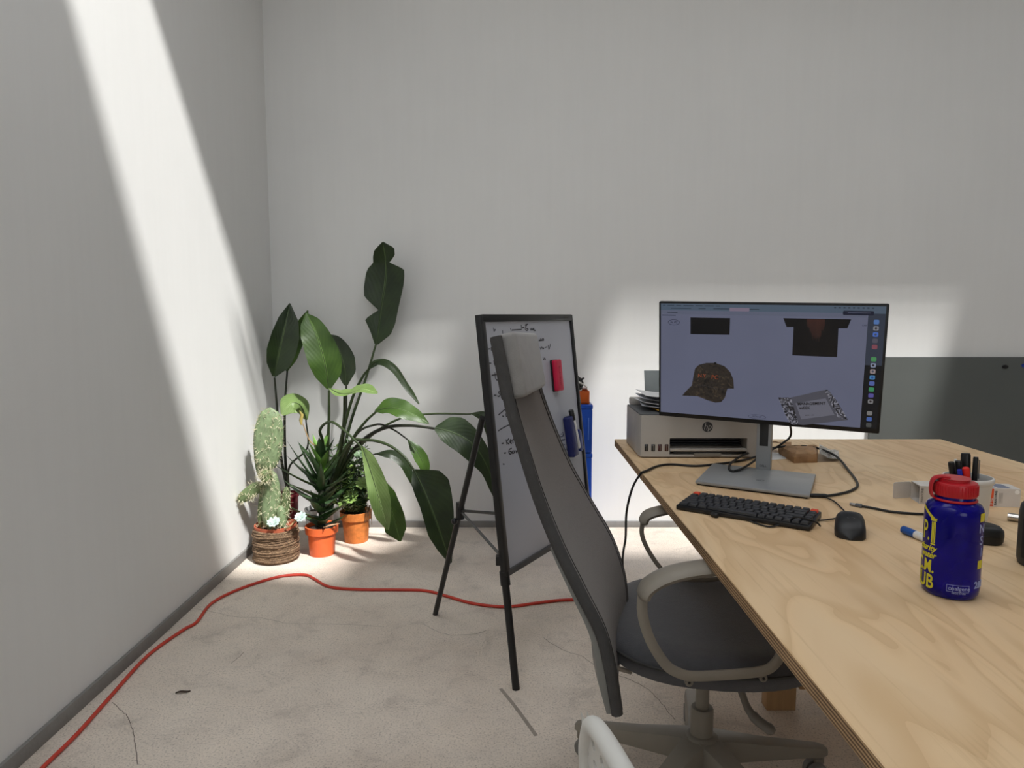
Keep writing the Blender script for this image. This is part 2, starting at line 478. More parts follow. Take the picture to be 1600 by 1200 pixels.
b = MB(); z0, z1 = ZC, ZC + 0.14
def slab(p): b.add([(x, y, z0) for x, y in p] + [(x, y, z1) for x, y in p], [(3,2,1,0),(4,5,6,7),(0,1,5,4),(1,2,6,5),(2,3,7,6),(3,0,4,7)])
YA, YZ = 0.85, 2.75
def an(x): return 1.42 - 0.19 * (x - XL)          # near and far edge of the left roof light, which widens to the right
def af(x): return 1.72 + 0.34 * (x - XL)
CX0, CX1, CY0, CY1 = -1.2, -0.3, -2.0, 0.6     # added roof opening above the camera, for more sky fill on the floor
slab([(XL-.1, YF-.1), (XR+.1, YF-.1), (XR+.1, CY0), (XL-.1, CY0)])
slab([(XL-.1, CY0), (CX0, CY0), (CX0, CY1), (XL-.1, CY1)]); slab([(CX1, CY0), (XR+.1, CY0), (XR+.1, CY1), (CX1, CY1)])
slab([(XL-.1, CY1), (XR+.1, CY1), (XR+.1, YA), (XL-.1, YA)])
slab([(XL-.1, YZ), (XR+.1, YZ), (XR+.1, YB+.1), (XL-.1, YB+.1)])
def meet(fn):                                     # where an edge line crosses the slanted end
    x = 1.0
    for _ in range(40): x = ex(EA, fn(x))
    return x, fn(x)
XA = XL + 0.02
n_x, n_y = meet(an); f_x, f_y = meet(af)
slab([(XL-.1, YA), (ex(EA, YA), YA), (n_x, n_y), (XL-.1, an(XL-.1))])
slab([(XL-.1, af(XL-.1)), (f_x, f_y), (ex(EA, YZ), YZ), (XL-.1, YZ)])
slab([(XL-.1, an(XL-.1)), (XA, an(XA)), (XA, af(XA)), (XL-.1, af(XL-.1))])
def sun_bar(xa, xb, y_, wd):                      # thin bar added across a roof light to weaken the sun patch
    p = [(xa(y_), y_), (xb(y_), y_), (xb(y_ + wd), y_ + wd), (xa(y_ + wd), y_ + wd)]
    b.add([(x, y, z1 - .03) for x, y in p] + [(x, y, z1 - .018) for x, y in p], [(3,2,1,0),(4,5,6,7),(0,1,5,4),(1,2,6,5),(2,3,7,6),(3,0,4,7)])
for k in range(7): sun_bar(lambda y: 0.0, lambda y: ex(EA, y), 1.86 + k * 0.10, 0.050 + .004 * k)
for k in range(22): sun_bar(lambda y: ex(ER0, y), lambda y: ex(ER1, y), 1.22 + k * 0.05, 0.0065)
for k in range(5): sun_bar(lambda y: ex(ER0, y), lambda y: ex(ER1, y), 2.32 + k * 0.05, 0.016 + 0.006 * k)
slab([(ex(EA, YA), YA), (ex(ER0, YA), YA), (ex(ER0, YZ), YZ), (ex(EA, YZ), YZ)])
slab([(ex(ER0, YA), YA), (ex(ER1, YA), YA), (ex(ER1, R_Y0), R_Y0), (ex(ER0, R_Y0), R_Y0)])
slab([(ex(ER0, R_Y1), R_Y1), (ex(ER1, R_Y1), R_Y1), (ex(ER1, YZ), YZ), (ex(ER0, YZ), YZ)])
slab([(1.08, .8), (1.9, .8), (1.42, 1.64), (1.08, 1.15)])  # added blocker over the left roof light, keeps sun off the whiteboard
slab([(ex(ER1, YA), YA), (XR+.1, YA), (XR+.1, YZ), (ex(ER1, YZ), YZ)])
struct('ceiling', b, WALL)
portal('roof_light_sky', ((XL + n_x) / 2, (n_y + f_y) / 2, ZC + 0.15), n_x - XL + .2, f_y - n_y + .1, (0, 0, 0))
portal('roof_light_sky_wide', ((ex(ER0, 1.8) + ex(ER1, 1.8)) / 2, (R_Y0 + R_Y1) / 2, ZC + 0.15), 2.6, R_Y1 - R_Y0 + .1, (0, 0, 0))
portal('roof_light_sky_near', ((CX0 + CX1) / 2, (CY0 + CY1) / 2, ZC + 0.15), CX1 - CX0 + .1, CY1 - CY0 + .1, (0, 0, 0))
portal('window_sky', ((WX0 + WX1) / 2, YF - 0.13, (WZ0 + WZ1) / 2), WX1 - WX0, WZ1 - WZ0, (R_(90), 0, 0))

b = MB(); b.box((XL + 0.006, (YB + YF) / 2, 0.0225), (0.012, YB - YF, 0.045)); struct('baseboard_left', b, GREYB, bevel=0.002)
b = MB(); b.box(((XL + XR) / 2, YB - 0.006, 0.0175), (XR - XL, 0.012, 0.035)); struct('baseboard_back', b, GREYB, bevel=0.002)

# ================================================================== DESK
BLACKP = pm('black_plastic', (24, 24, 25), 0.45, var=0.1)
DX0, DX1, DY0, DY1, DT = 0.39, 1.63, 0.14, 2.645, 0.027
desk = thing('plywood_desk', (1.0, 1.4, 0), 'large raw plywood desk with layered edges, cable-strewn top', 'desk')
JOINT = 2.07
for y0, y1 in ((DY0, JOINT - 0.0008), (JOINT + 0.0008, DY1)):
    m = MB(); c = 0.0
    x0, x1, z0, z1 = DX0, DX1, DZ - DT, DZ
    m.cur = 0; m.add([(x0,y0,z1),(x1,y0,z1),(x1,y1,z1),(x0,y1,z1)], [(0,1,2,3)])
    m.add([(x0,y0,z0),(x1,y0,z0),(x1,y1,z0),(x0,y1,z0)], [(3,2,1,0)])
    m.cur = 1
    m.add([(x0,y0,z0),(x1,y0,z0),(x1,y1,z0),(x0,y1,z0),(x0,y0,z1),(x1,y0,z1),(x1,y1,z1),(x0,y1,z1)], [(0,1,5,4),(1,2,6,5),(2,3,7,6),(3,0,4,7)])
    m.build('tabletop_board', [PLY, PLYE], desk, bevel=0.0018, seg=1)
PINE = pm('pine_leg', (176, 140, 100), 0.6, var=0.18, scale=6, stretch=(6, 6, 0.6))
for lx, ly in ((0.82, 2.06), (1.42, 2.06), (0.82, 0.5), (1.42, 0.5)):
    m = MB(); m.box((lx, ly, (DZ - DT) / 2), (0.09, 0.045, DZ - DT)); m.build('leg', PINE, desk, bevel=0.003)
for ly in (2.06, 0.5):
    m = MB(); m.box((1.13, ly, 0.10), (0.51, 0.04, 0.07)); m.build('stretcher', PINE, desk, bevel=0.003)
    m = MB(); m.box((1.13, ly, DZ - DT - 0.05), (0.51, 0.04, 0.08)); m.build('apron', PINE, desk, bevel=0.003)

# ================================================================== GREY GLASS BOARD ON THE BACK WALL
GLB = pm('grey_back_painted_glass', (92, 95, 93), 0.16, var=0.03, scale=2, spec=0.55)
bx0 = oy(1357, 700, YB - 0.02).x; bz1 = oy(1500, 558, YB - 0.02).z
gb = thing('glass_board', (2.8, YB - 0.01, 0.12), 'wide glossy grey board mounted low on the white back wall', 'board')
m = MB(); m.box(((bx0 + 3.9) / 2, YB - 0.013, (bz1 + 0.12) / 2), (3.9 - bx0, 0.016, bz1 - 0.12)); m.build('panel', GLB, gb, bevel=0.002)
for k, (px, py, colr, nm, lab) in enumerate(((1570, 573, (22, 22, 24), 'black', 'black oval magnet on the grey wall board'), (1599, 571, (25, 60, 150), 'blue', 'blue round magnet on the grey wall board at the right edge'))):
    p = oy(px, py, YB - 0.021); m = MB(axes(p, (1, 0, 0), (0, 0, 1), (0, -1, 0)))
    m.prism([(x * (1.5 if k == 0 else 1.0), y) for x, y in rrect(0.022, 0.022, 0.0105, 6)], 0.0, 0.008)
    tag(m.build('magnet', pm('magnet_' + nm, colr, 0.35), origin=p, bevel=0.0015), lab, 'magnet')

# ================================================================== MONITOR
SILV = pm('silver_plastic', (150, 152, 153), 0.38, metal=0.35, var=0.03)
DSILV = pm('dark_silver_plastic', (96, 97, 98), 0.45, metal=0.2, var=0.04)
mc = Vector((0.724, 2.017, 1.058)); yaw, tilt, roll = -0.460, -0.149, -0.020
u = Vector((math.cos(yaw), math.sin(yaw), 0)); n0 = Vector((math.sin(yaw), -math.cos(yaw), 0))
v0 = Vector((0, 0, 1)) * math.cos(tilt) - n0 * math.sin(tilt)
u2 = u * math.cos(roll) + v0 * math.sin(roll); v2 = v0 * math.cos(roll) - u * math.sin(roll); n2 = u2.cross(v2)
MM = axes(mc, u2, v2, n2)                        # local x right, y up, z towards the viewer
W2, H2 = 0.6115 / 2, 0.357 / 2
nb = Vector((0.745, 2.055, DZ))                  # where the neck meets the foot plate
mon = thing('computer_monitor', (0.72, 1.97, DZ), 'large black-framed monitor on a silver stand showing a web shop page', 'monitor')
m = MB(MM); m.prism(rrect(0.6115, 0.357, 0.004), -0.012, 0.0); m.build('bezel', pm('bezel_black', (9, 9, 10), 0.4), mon, bevel=0.0012)
m = MB(MM); m.prism(rrect(0.52, 0.27, 0.03), -0.040, -0.012); m.build('rear_housing', SILV, mon, bevel=0.008)
def scr(px, py): return onp(px, py, mc, n2)
def loc(p): d = p - mc; return (d.dot(u2), d.dot(v2))
def emat(name, col, k=1.0):
    """a lit pixel colour on the display"""
    if name in MATS: return MATS[name]
    m_, nt, b_ = new_mat(name)
    tc = nt.nodes.new('ShaderNodeTexCoord'); no = nn(nt, 'ShaderNodeTexNoise', Scale=6.0, Detail=2.0); nt.links.new(tc.outputs['Object'], no.inputs['Vector'])
    c = lin(col)
    cr = ramp(nt, no.outputs['Fac'], [(0.3, tuple(x * 0.96 for x in c[:3]) + (1,)), (0.7, tuple(x * 1.04 for x in c[:3]) + (1,))])
    b_.inputs['Base Color'].default_value = (0.006, 0.006, 0.007, 1); b_.inputs['Roughness'].default_value = 0.32
    b_.inputs['Specular IOR Level'].default_value = 0.3
    nt.links.new(cr, b_.inputs['Emission Color']); b_.inputs['Emission Strength'].default_value = k
    return m_
SL, SR, ST, SB = -W2 + 0.006, W2 - 0.007, H2 - 0.006, -H2 + 0.013
m = MB(MM); m.add([(SL,SB,.0005),(SR,SB,.0005),(SR,ST,.0005),(SL,ST,.0005)], [(0,1,2,3)])
screen = m.build('screen', emat('screen_white', (84, 87, 105)), mon, smooth=0, label='dim bluish white display area')
def spoly(pts, name, mat, lift, label=None, world=True):
    """flat figure on the display traced through screen points"""
    P = [loc(scr(x, y)) for x, y in pts]
    mm = MB(MM); mm.add([(x, y, lift) for x, y in P], [tuple(range(len(P)))])
    return mm.build(name, mat, screen, smooth=0, label=label, recalc=False)
def lrect(x0, y0, x1, y1, name, mat, lift, label=None, r=0.0):
    mm = MB(MM); P = rrect(x1 - x0, y1 - y0, r, 4, (x0 + x1) / 2, (y0 + y1) / 2) if r else [(x0, y0), (x1, y0), (x1, y1), (x0, y1)]
    mm.add([(x, y, lift) for x, y in P], [tuple(range(len(P)))])
    return mm.build(name, mat, screen, smooth=0, label=label, recalc=False)
L1, L2, L3 = 0.0009, 0.0013, 0.0017
lrect(SL, ST - 0.020, SR, ST, 'browser_tab_strip', emat('screen_bar', (66, 78, 92)), L1)
lrect(SL, ST - 0.031, SR - 0.045, ST - 0.021, 'address_bar', emat('screen_bar2', (80, 84, 100)), L1)
lrect(SR - 0.041, SB, SR, ST - 0.020, 'dock_background', emat('screen_dark', (11, 14, 18)), L1)
lrect(SR - 0.041, ST - 0.16, SR, ST - 0.02, 'desktop_wallpaper', emat('screen_wall', (42, 48, 60)), L2)
x = SL + 0.006
for wd in (0.008, 0.02, 0.015, 0.03, 0.02, 0.026, 0.012):
    lrect(x, ST - 0.0062, x + wd, ST - 0.0042, 'menu_word', emat('screen_ink', (30, 38, 48)), L2); x += wd + 0.006
x = SL + 0.03
for wd in (0.06, 0.02, 0.055, 0.05):
    lrect(x, ST - 0.0145, x + wd, ST - 0.0125, 'tab_title', emat('screen_ink', (30, 38, 48)), L2); x += wd + 0.022
xx, _ = loc(scr(1140, 486)); x2, _ = loc(scr(1171, 486))
lrect(xx, ST - 0.0195, x2, ST - 0.0095, 'active_tab', emat('screen_tab', (106, 96, 112)), L3, r=0.002)
lrect(SL + 0.02, ST - 0.027, SL + 0.05, ST - 0.0245, 'address_text', emat('screen_ink', (30, 38, 48)), L2)
for k in range(9): lrect(SR - 0.125 + k * 0.0115, ST - 0.0068, SR - 0.120 + k * 0.0115, ST - 0.0035, 'menu_icon', emat('screen_ink', (30, 38, 48)), L2)
spoly([(1079,496),(1141,497),(1140,523),(1079,522)], 'black_garment_picture', emat('screen_black', (10, 10, 11)), L1)
spoly([(1224,497),(1330,499),(1324,513),(1310,513),(1308,558),(1238,555),(1240,511),(1229,511)], 'tshirt_picture', emat('screen_black', (10, 10, 11)), L1)
# red dripping print on the shirt
for k in range(26):
    x0 = 1261 + k * 1.08; yb = 508 + 26 * math.exp(-((k - 13) / 9.0) ** 2) * random.uniform(0.35, 1.25)
    spoly([(x0, 499), (x0 + 0.6, 499), (x0 + 0.4, yb), (x0 + 0.1, yb)], 'print_drip', emat('screen_red', (66, 40, 34)), L2)
# camouflage cap
def mat_camo():
    m_, nt, b_ = new_mat('screen_camouflage')
    tc = nt.nodes.new('ShaderNodeTexCoord'); no = nn(nt, 'ShaderNodeTexNoise', Scale=48.0, Detail=4.0, Distortion=2.5); nt.links.new(tc.outputs['Object'], no.inputs['Vector'])
    c = ramp(nt, no.outputs['Fac'], [(0.36, lin((14, 13, 12))), (0.47, lin((38, 32, 26))), (0.55, lin((26, 24, 22))), (0.62, lin((62, 52, 40))), (0.7, lin((28, 26, 24)))])
    b_.inputs['Base Color'].default_value = (0.006, 0.006, 0.007, 1); b_.inputs['Roughness'].default_value = 0.4
    nt.links.new(c, b_.inputs['Emission Color']); b_.inputs['Emission Strength'].default_value = 1.0
    return m_
CAMO = mat_camo()
spoly([(1081,602),(1084,586),(1086,576),(1092,570),(1104,567),(1118,567),(1132,572),(1141,581),(1146,593),(1147,607),(1137,607),(1136,609),(1120,607),(1100,602)], 'cap_crown_picture', CAMO, L1)
spoly([(1081,602),(1100,602),(1120,607),(1136,609),(1133,621),(1127,628),(1118,629),(1105,625),(1090,619),(1066,618),(1072,611)], 'cap_visor_picture', CAMO, L2)
spoly([(1116,566),(1119.5,566),(1119.5,568.5),(1116,568.5)], 'cap_button_picture', emat('screen_black', (10, 10, 11)), L2)
def stext(body, px, py, size, name, mat, lift, rot=0.0, **kw):
    lx, ly = loc(scr(px, py))
    return text(body, size, MM @ Matrix.Translation((lx, ly, lift)) @ Matrix.Rotation(R_(rot), 4, 'Z'), name, mat, screen, ext=0.0, **kw)
REDI = emat('screen_embroidery', (128, 62, 38))
stext('PC', 1117, 589.5, 0.017, 'cap_lettering', REDI, L3, -1)
stext('N.Y', 1097, 587, 0.015, 'cap_lettering', REDI, L3, -1)
INK = emat('screen_ink2', (18, 20, 40))
def oval(px, py, a, bb, th, name):
    mm = MB(MM); lx, ly = loc(scr(px, py)); n = 28
    P = [(lx + a * math.cos(6.2832 * k / n), ly + bb * math.sin(6.2832 * k / n), L2) for k in range(n)]
    Q = [(lx + (a - th) * math.cos(6.2832 * k / n), ly + (bb - th) * math.sin(6.2832 * k / n), L2) for k in range(n)]
    mm.add(P + Q, [(k, (k + 1) % n, n + (k + 1) % n, n + k) for k in range(n)]); mm.build(name, INK, screen, smooth=0, recalc=False)
oval(1053, 503.5, 0.0175, 0.0085, 0.0012, 'shop_logo_ring'); stext('N PC', 1053, 503.5, 0.010, 'shop_logo_lettering', INK, L2, shear=0.3)
oval(1183, 651, 0.025, 0.0065, 0.0009, 'button_ring'); stext('SIGN UP', 1183, 651, 0.007, 'button_lettering', INK, L2)
stext('CART', 1352, 508.5, 0.006, 'cart_lettering', INK, L2)
lx, ly = loc(scr(1053, 489)); lrect(SL + 0.004, ST - 0.036, SL + 0.045, ST - 0.0335, 'bookmark_text', emat('screen_ink', (30, 38, 48)), L2)
nx0, ny0 = loc(scr(1317, 492)); nx1, ny1 = loc(scr(1366, 486))
lrect(nx0, ny0, nx1, ny1, 'notification_banner', emat('screen_note', (20, 24, 40)), L3, r=0.003)
lrect(nx0 + .012, ny0 + .0058, nx1 - .008, ny0 + .0072, 'notification_text', emat('screen_bar2', (80, 84, 100)), L3 + .0003)
# foil pouch with its printed name
FOIL = new_mat('screen_foil'); nt = FOIL[1]
tc = nt.nodes.new('ShaderNodeTexCoord'); no = nn(nt, 'ShaderNodeTexNoise', Scale=60.0, Detail=5.0, Distortion=3.0); nt.links.new(tc.outputs['Object'], no.inputs['Vector'])
nt.links.new(ramp(nt, no.outputs['Fac'], [(0.38, lin((12, 12, 14))), (0.5, lin((52, 52, 60))), (0.62, lin((118, 118, 128)))]), FOIL[2].inputs['Emission Color'])
FOIL[2].inputs['Emission Strength'].default_value = 1.0; FOIL[2].inputs['Base Color'].default_value = (0.006, 0.006, 0.007, 1)
spoly([(1216,621),(1225,621),(1236,621),(1250,663),(1236,663),(1230,654),(1226,645),(1221,633)], 'pouch_left_seal', FOIL[0], L1)
spoly([(1288,609),(1294,609),(1306,624),(1316,640),(1325,656),(1309,652),(1298,634)], 'pouch_right_seal', FOIL[0], L1)
spoly([(1236,621),(1288,609),(1309,652),(1325,656),(1255,664),(1248,663)], 'pouch_body', emat('screen_pouch', (66, 66, 74)), L2)
spoly([(1243,630),(1290,622),(1304,648),(1252,655)], 'pouch_label', emat('screen_label', (88, 88, 98)), L3)
BK = emat('screen_black', (10, 10, 11))
stext('MANAGEMENT', 1268, 630.5, 0.0108, 'pouch_lettering', BK, L3 + .0004, 6, bold=0.0003)
stext('WEEK', 1257, 637.5, 0.0108, 'pouch_lettering', BK, L3 + .0004, 6, bold=0.0003)
stext('28.08 - 1.09', 1265, 648.5, 0.005, 'pouch_date', BK, L3 + .0004, 6)
# dock icons
cols = [(70,100,150),(110,112,120),(60,90,160),(70,70,80),(110,62,72),None,(62,120,74),(112,120,140),(128,116,116),(60,110,150),(70,84,140),(52,118,80),(74,70,130),(110,110,112),None,(104,104,104),(60,84,140),(64,66,66)]
for k, c in enumerate(cols):
    if not c: continue
    y_ = ST - 0.042 - k * 0.0168
    o_ = lrect(SR - 0.027, y_ - 0.006, SR - 0.014, y_ + 0.006, 'dock_icon', emat('screen_icon%d' % k, c), L3, r=0.003)
    if k in (1, 2, 7, 8, 9, 13): lrect(SR - 0.0235, y_ - 0.003, SR - 0.0175, y_ + 0.003, 'icon_glyph', emat('screen_glyph%d' % (k % 3), ((34, 60, 120), (40, 34, 36), (60, 66, 80))[k % 3]), L3 + .0004, r=0.0028)
# stand
m = MB(axes(nb, u, -n0, (0, 0, 1)))
m.prism([(-0.021, -0.004), (0.021, -0.004), (0.021, 0.030), (0.014, 0.036), (-0.014, 0.036), (-0.021, 0.030)], 0.010, 0.40); m.build('neck', SILV, mon, bevel=0.003)
m = MB(axes(nb, u, -n0, (0, 0, 1))); m.prism(rrect(0.024, 0.002, 0.0009, 2, 0, -0.0045), 0.085, 0.175)
m.build('cable_slot', pm('slot_dark', (30, 31, 32), 0.5), mon)
m = MB(axes(nb, u, -n0, (0, 0, 1))); m.box((0, 0.005, 0.34), (0.07, 0.03, 0.09)); m.build('tilt_joint', DSILV, mon, bevel=0.006)
bc = [Vector((0.508, 1.917, 0)), Vector((0.760, 1.761, 0)), Vector((0.878, 1.998, 0)), Vector((0.622, 2.148, 0))]
m = MB(); m.hexa([p + Vector((0, 0, DZ + 0.004)) for p in bc] + [p + Vector((0, 0, DZ + 0.013)) for p in bc]); m.build('foot_plate', SILV, mon, bevel=0.003)
m = MB(); cc = sum(bc, Vector()) / 4; m.hexa([cc + (p - cc) * .96 + Vector((0, 0, DZ + 0.0003)) for p in bc] + [cc + (p - cc) * .96 + Vector((0, 0, DZ + 0.004)) for p in bc]); m.build('foot_pad', pm('rubber_pad', (30, 28, 26), 0.8), mon)
lg = oz(1188, 750.5, DZ + 0.0133)
m = MB(axes(lg, u, -n0, (0, 0, 1))); n = 24
m.add([(0.011 * math.cos(6.2832*k/n), 0.011 * math.sin(6.2832*k/n), 0) for k in range(n)] + [(0.009 * math.cos(6.2832*k/n), 0.009 * math.sin(6.2832*k/n), 0) for k in range(n)], [(k, (k+1) % n, n+(k+1) % n, n+k) for k in range(n)])
m.build('maker_emblem_ring', DSILV, mon, smooth=0, recalc=False)
text('DELL', 0.0068, axes(lg, u, -n0, (0, 0, 1)), 'maker_emblem', DSILV, mon, ext=0.0001)
text('DELL', 0.009, axes(nb + n0 * 0.0045 + Vector((0, 0, 0.025)), u, (0, 0, 1), n0), 'maker_lettering', pm('mark_dark', (44, 46, 50), .5), mon, ext=0.0002)

# ================================================================== PRINTER AND WHAT LIES ON IT
PRW = pm('printer_light_grey', (176, 171, 164), 0.42, var=0.02)
PRD = pm('printer_lid_grey', (84, 86, 88), 0.5, var=0.05)
PX0, PX1, PY0, PY1 = 0.422, 0.862, 2.290, 2.575
PH = 0.142
pr = thing('inkjet_printer', ((PX0 + PX1) / 2, (PY0 + PY1) / 2, DZ), 'light grey ink tank printer standing behind the monitor', 'printer')
m = MB(); z0 = DZ + 0.004
fr0, fr1 = 0.52, 0.775                           # output bay between these x
sections = [((PX0 + fr0) / 2, fr0 - PX0, z0, DZ + PH), ((PX1 + fr1) / 2, PX1 - fr1, z0, DZ + PH)]
mm = MB(); mm.prism(rrect(PX1 - PX0, PY1 - PY0 - 0.1, 0.012, 4, (PX0 + PX1) / 2, (PY0 + PY1) / 2 + 0.05), z0, DZ + PH); mm.build('body', PRW, pr, bevel=0.002)
def fpart(x0, x1, za, zb, name, mat, y0=PY0, y1=PY0 + 0.105, bevel=0.0015, label=None):
    q = MB(); q.box(((x0 + x1) / 2, (y0 + y1) / 2, (za + zb) / 2), (x1 - x0, y1 - y0, zb - za)); return q.build(name, mat, pr, bevel=bevel, label=label)
# front shell as one rounded piece with the bay left open
q = MB()
def rbox(x0, x1, za, zb):
    q.box(((x0 + x1) / 2, PY0 + 0.0525, (za + zb) / 2), (x1 - x0, 0.105, zb - za))
FX0 = PX0
q.prism([(PX0, PY0 + 0.105), (PX0, PY0 + 0.013), (PX0 + 0.004, PY0 + 0.004), (PX0 + 0.013, PY0), (fr0, PY0), (fr0, PY0 + 0.105)], z0, DZ + PH)
q.prism([(PX1, PY0 + 0.105), (PX1, PY0 + 0.013), (PX1 - 0.004, PY0 + 0.004), (PX1 - 0.013, PY0), (fr1, PY0), (fr1, PY0 + 0.105)][::-1], z0, DZ + PH)
rbox(fr0, fr1, DZ + 0.066, DZ + PH); rbox(fr0, fr1, z0, DZ + 0.012)
q.build('front_shell', PRW, pr, bevel=0)
fpart(fr0, fr1, DZ + 0.012, DZ + 0.066, 'output_bay_back', BLACKP, PY0 + 0.09, PY0 + 0.104, 0)
for k in range(3): fpart(fr0 + 0.004, fr1 - 0.004, DZ + 0.036 + k * 0.008, DZ + 0.038 + k * 0.008, 'bay_rib', pm('bay_rib', (40, 40, 42), .5), PY0 + 0.05, PY0 + 0.09, 0)
fpart(fr0 + 0.001, fr1 - 0.001, DZ + 0.022, DZ + 0.031, 'output_tray', PRW, PY0 - 0.001, PY0 + 0.09, 0.001)
fpart(fr0 + 0.014, fr1 - 0.014, DZ + 0.0155, DZ + 0.0205, 'tray_slot', BLACKP, PY0 - 0.0004, PY0 + 0.01, 0)
fpart(fr0 + 0.08, fr0 + 0.17, DZ + 0.006, DZ + 0.016, 'tray_grip', pm('tray_grip', (130, 124, 114), .5), PY0 - 0.002, PY0 + 0.01, 0.001)
fpart(fr0 - 0.0014, fr0, DZ + 0.005, DZ + 0.064, 'panel_seam', pm('seam', (150, 147, 142), .6), PY0 - 0.0003, PY0 + 0.002, 0)
for px, c in ((1010, (38, 44, 48)), (1020.5, (34, 40, 44)), (1031, (74, 40, 42)), (1041.5, (70, 46, 42))):
    xw = oy(px, 700, PY0).x
    o_ = fpart(xw - 0.0066, xw + 0.0066, DZ + 0.022, DZ + 0.0465, 'ink_window', pm('ink_%d' % int(px), c, 0.12), PY0 - 0.001, PY0 + 0.004, 0.002)
    q = MB(); q.box((xw + 0.001, PY0 - 0.0012, DZ + 0.034), (0.0022, 0.001, 0.017)); q.build('window_glint', pm('ink_level', (120, 112, 104), 0.3), o_)  # pale bar painted as a highlight on the ink window
fpart(PX0 - 0.001, PX1 + 0.001, DZ + PH, DZ + PH + 0.004, 'scanner_lid', PRD, PY0 + 0.004, PY1 - 0.03, 0.0015)
fpart(PX0 + 0.01, PX1 - 0.01, DZ + PH, DZ + PH + 0.028, 'paper_feed_cover', PRW, PY1 - 0.03, PY1 + 0.01, 0.006)
q = MB(); ps = oy(1012, 579, PY1 + 0.03)
q.hexa([(PX0 + .07, PY1, DZ + PH), (PX1 - .12, PY1, DZ + PH), (PX1 - .12, PY1 + .004, DZ + PH), (PX0 + .07, PY1 + .004, DZ + PH), (PX0 + .07, PY1 + .04, ps.z), (PX1 - .12, PY1 + .04, ps.z), (PX1 - .12, PY1 + .044, ps.z), (PX0 + .07, PY1 + .044, ps.z)])
q.build('paper_support', pm('support_grey', (136, 142, 142), 0.35), pr, bevel=0.001)
for fx in (PX0 + 0.05, PX1 - 0.05):
    for fy in (PY0 + 0.05, PY1 - 0.05):
        q = MB(); q.lathe([(0.011, 0), (0.011, 0.0045)], 12, (fx, fy, DZ)); q.build('foot', BLACKP, pr)
hp = oy(1105.5, 667, PY0)
HM = axes(Vector((hp.x, PY0 - 0.0004, hp.z)), (1, 0, 0), (0, 0, 1), (0, -1, 0))
q = MB(HM); q.prism([(0.0172 * math.cos(6.2832*k/28), 0.0172 * math.sin(6.2832*k/28)) for k in range(28)], -0.0005, 0.0004)
em = q.build('maker_emblem', pm('emblem_dark', (52, 52, 54), 0.5), pr)
text('hp', 0.030, HM @ Matrix.Translation((0, 0.0005, 0.0006)), 'emblem_letters', PRW, em, ext=0.0002, shear=0.22, sx=0.85)
PAP = pm('white_paper', (226, 226, 226), 0.7, var=0.02); PAP2 = pm('grey_print_paper', (190, 193, 200), 0.7, var=0.12, scale=40)
YEL = pm('yellow_sheet', (196, 150, 50), 0.6, var=0.2, scale=30)
top = DZ + PH + 0.0045
def sheet(name, x0, x1, y0, y1, z, rot, mat, lab, curl=0.012, seed=0, cat='paper'):
    rnd = random.Random(seed); cx, cy = (x0 + x1) / 2, (y0 + y1) / 2
    rows = []; ph = rnd.uniform(0, 6)
    for i in range(7):
        r_ = []
        for k in range(9):
            a, bq = (k / 8 - .5) * (x1 - x0), (i / 6 - .5) * (y1 - y0)
            zz = curl * max(0, -a / (x1 - x0) * 2) ** 2 + 0.0015 * math.sin(ph + a * 30 + bq * 22) + 0.0015
            r_.append((cx + a * math.cos(rot) - bq * math.sin(rot), cy + a * math.sin(rot) + bq * math.cos(rot), z + zz))
        rows.append(r_)
    q = MB(); q.grid(rows)
    o = q.build(name, mat, origin=(cx, cy, z), solid=0.0008); return tag(o, lab, cat, 'papers on the printer' if cat == 'paper' else None)
sheet('paper_sheet', 0.480, 0.710, 2.33, 2.50, top, 0.05, YEL, 'sheet with a yellow print lying lowest in the printer pile', 0.004, 1)
sheet('paper_sheet', 0.445, 0.690, 2.34, 2.52, top + 0.006, -0.10, PAP2, 'grey printed sheet just above the yellow one on the printer', 0.012, 2)
sheet('paper_sheet', 0.440, 0.700, 2.36, 2.53, top + 0.017, 0.06, PAP, 'white sheet in the middle of the pile on the printer', 0.010, 3)
sheet('paper_sheet', 0.445, 0.700, 2.36, 2.54, top + 0.028, -0.04, PAP2, 'curling printed sheet below the topmost one on the printer', 0.012, 4)
sheet('paper_sheet', 0.450, 0.705, 2.36, 2.54, top + 0.042, 0.02, PAP, 'topmost white sheet of the pile on the printer', 0.010, 5)

# ================================================================== KEYBOARD
KNL = Vector((0.397, 1.668, DZ)); ka = R_(-34.8)
ku = Vector((math.cos(ka), math.sin(ka), 0)); kv = Vector((-math.sin(ka), math.cos(ka), 0))
KW, KD = 0.306, 0.118
KM = axes(KNL, ku, kv, (0, 0, 1))
kb = thing('keyboard', KNL + ku * KW / 2 + kv * KD / 2, 'compact black keyboard with two orange-red corner keys', 'keyboard')
def kz(y): return 0.012 + 0.006 * y / KD
m = MB(KM); m.hexa([(0,0,.002),(KW,0,.002),(KW,KD,.002),(0,KD,.002),(0,0,kz(0)),(KW,0,kz(0)),(KW,KD,kz(KD)),(0,KD,kz(KD))]); m.build('case', pm('keyboard_case', (26, 26, 28), 0.4), kb, bevel=0.002)
for fx, fy in ((.02,.012),(KW-.02,.012),(.02,KD-.012),(KW-.02,KD-.012)):
    m = MB(KM); m.box((fx, fy, .0011), (.02, .008, .0022)); m.build('foot', pm('rubber_pad', (30, 28, 26), 0.8), kb)
KEYC = pm('keycap_charcoal', (44, 45, 48), 0.5, var=0.06); KEYR = pm('keycap_red', (214, 74, 44), 0.5, var=0.05)
kd = {}
korg = ORIGIN[kb.name]
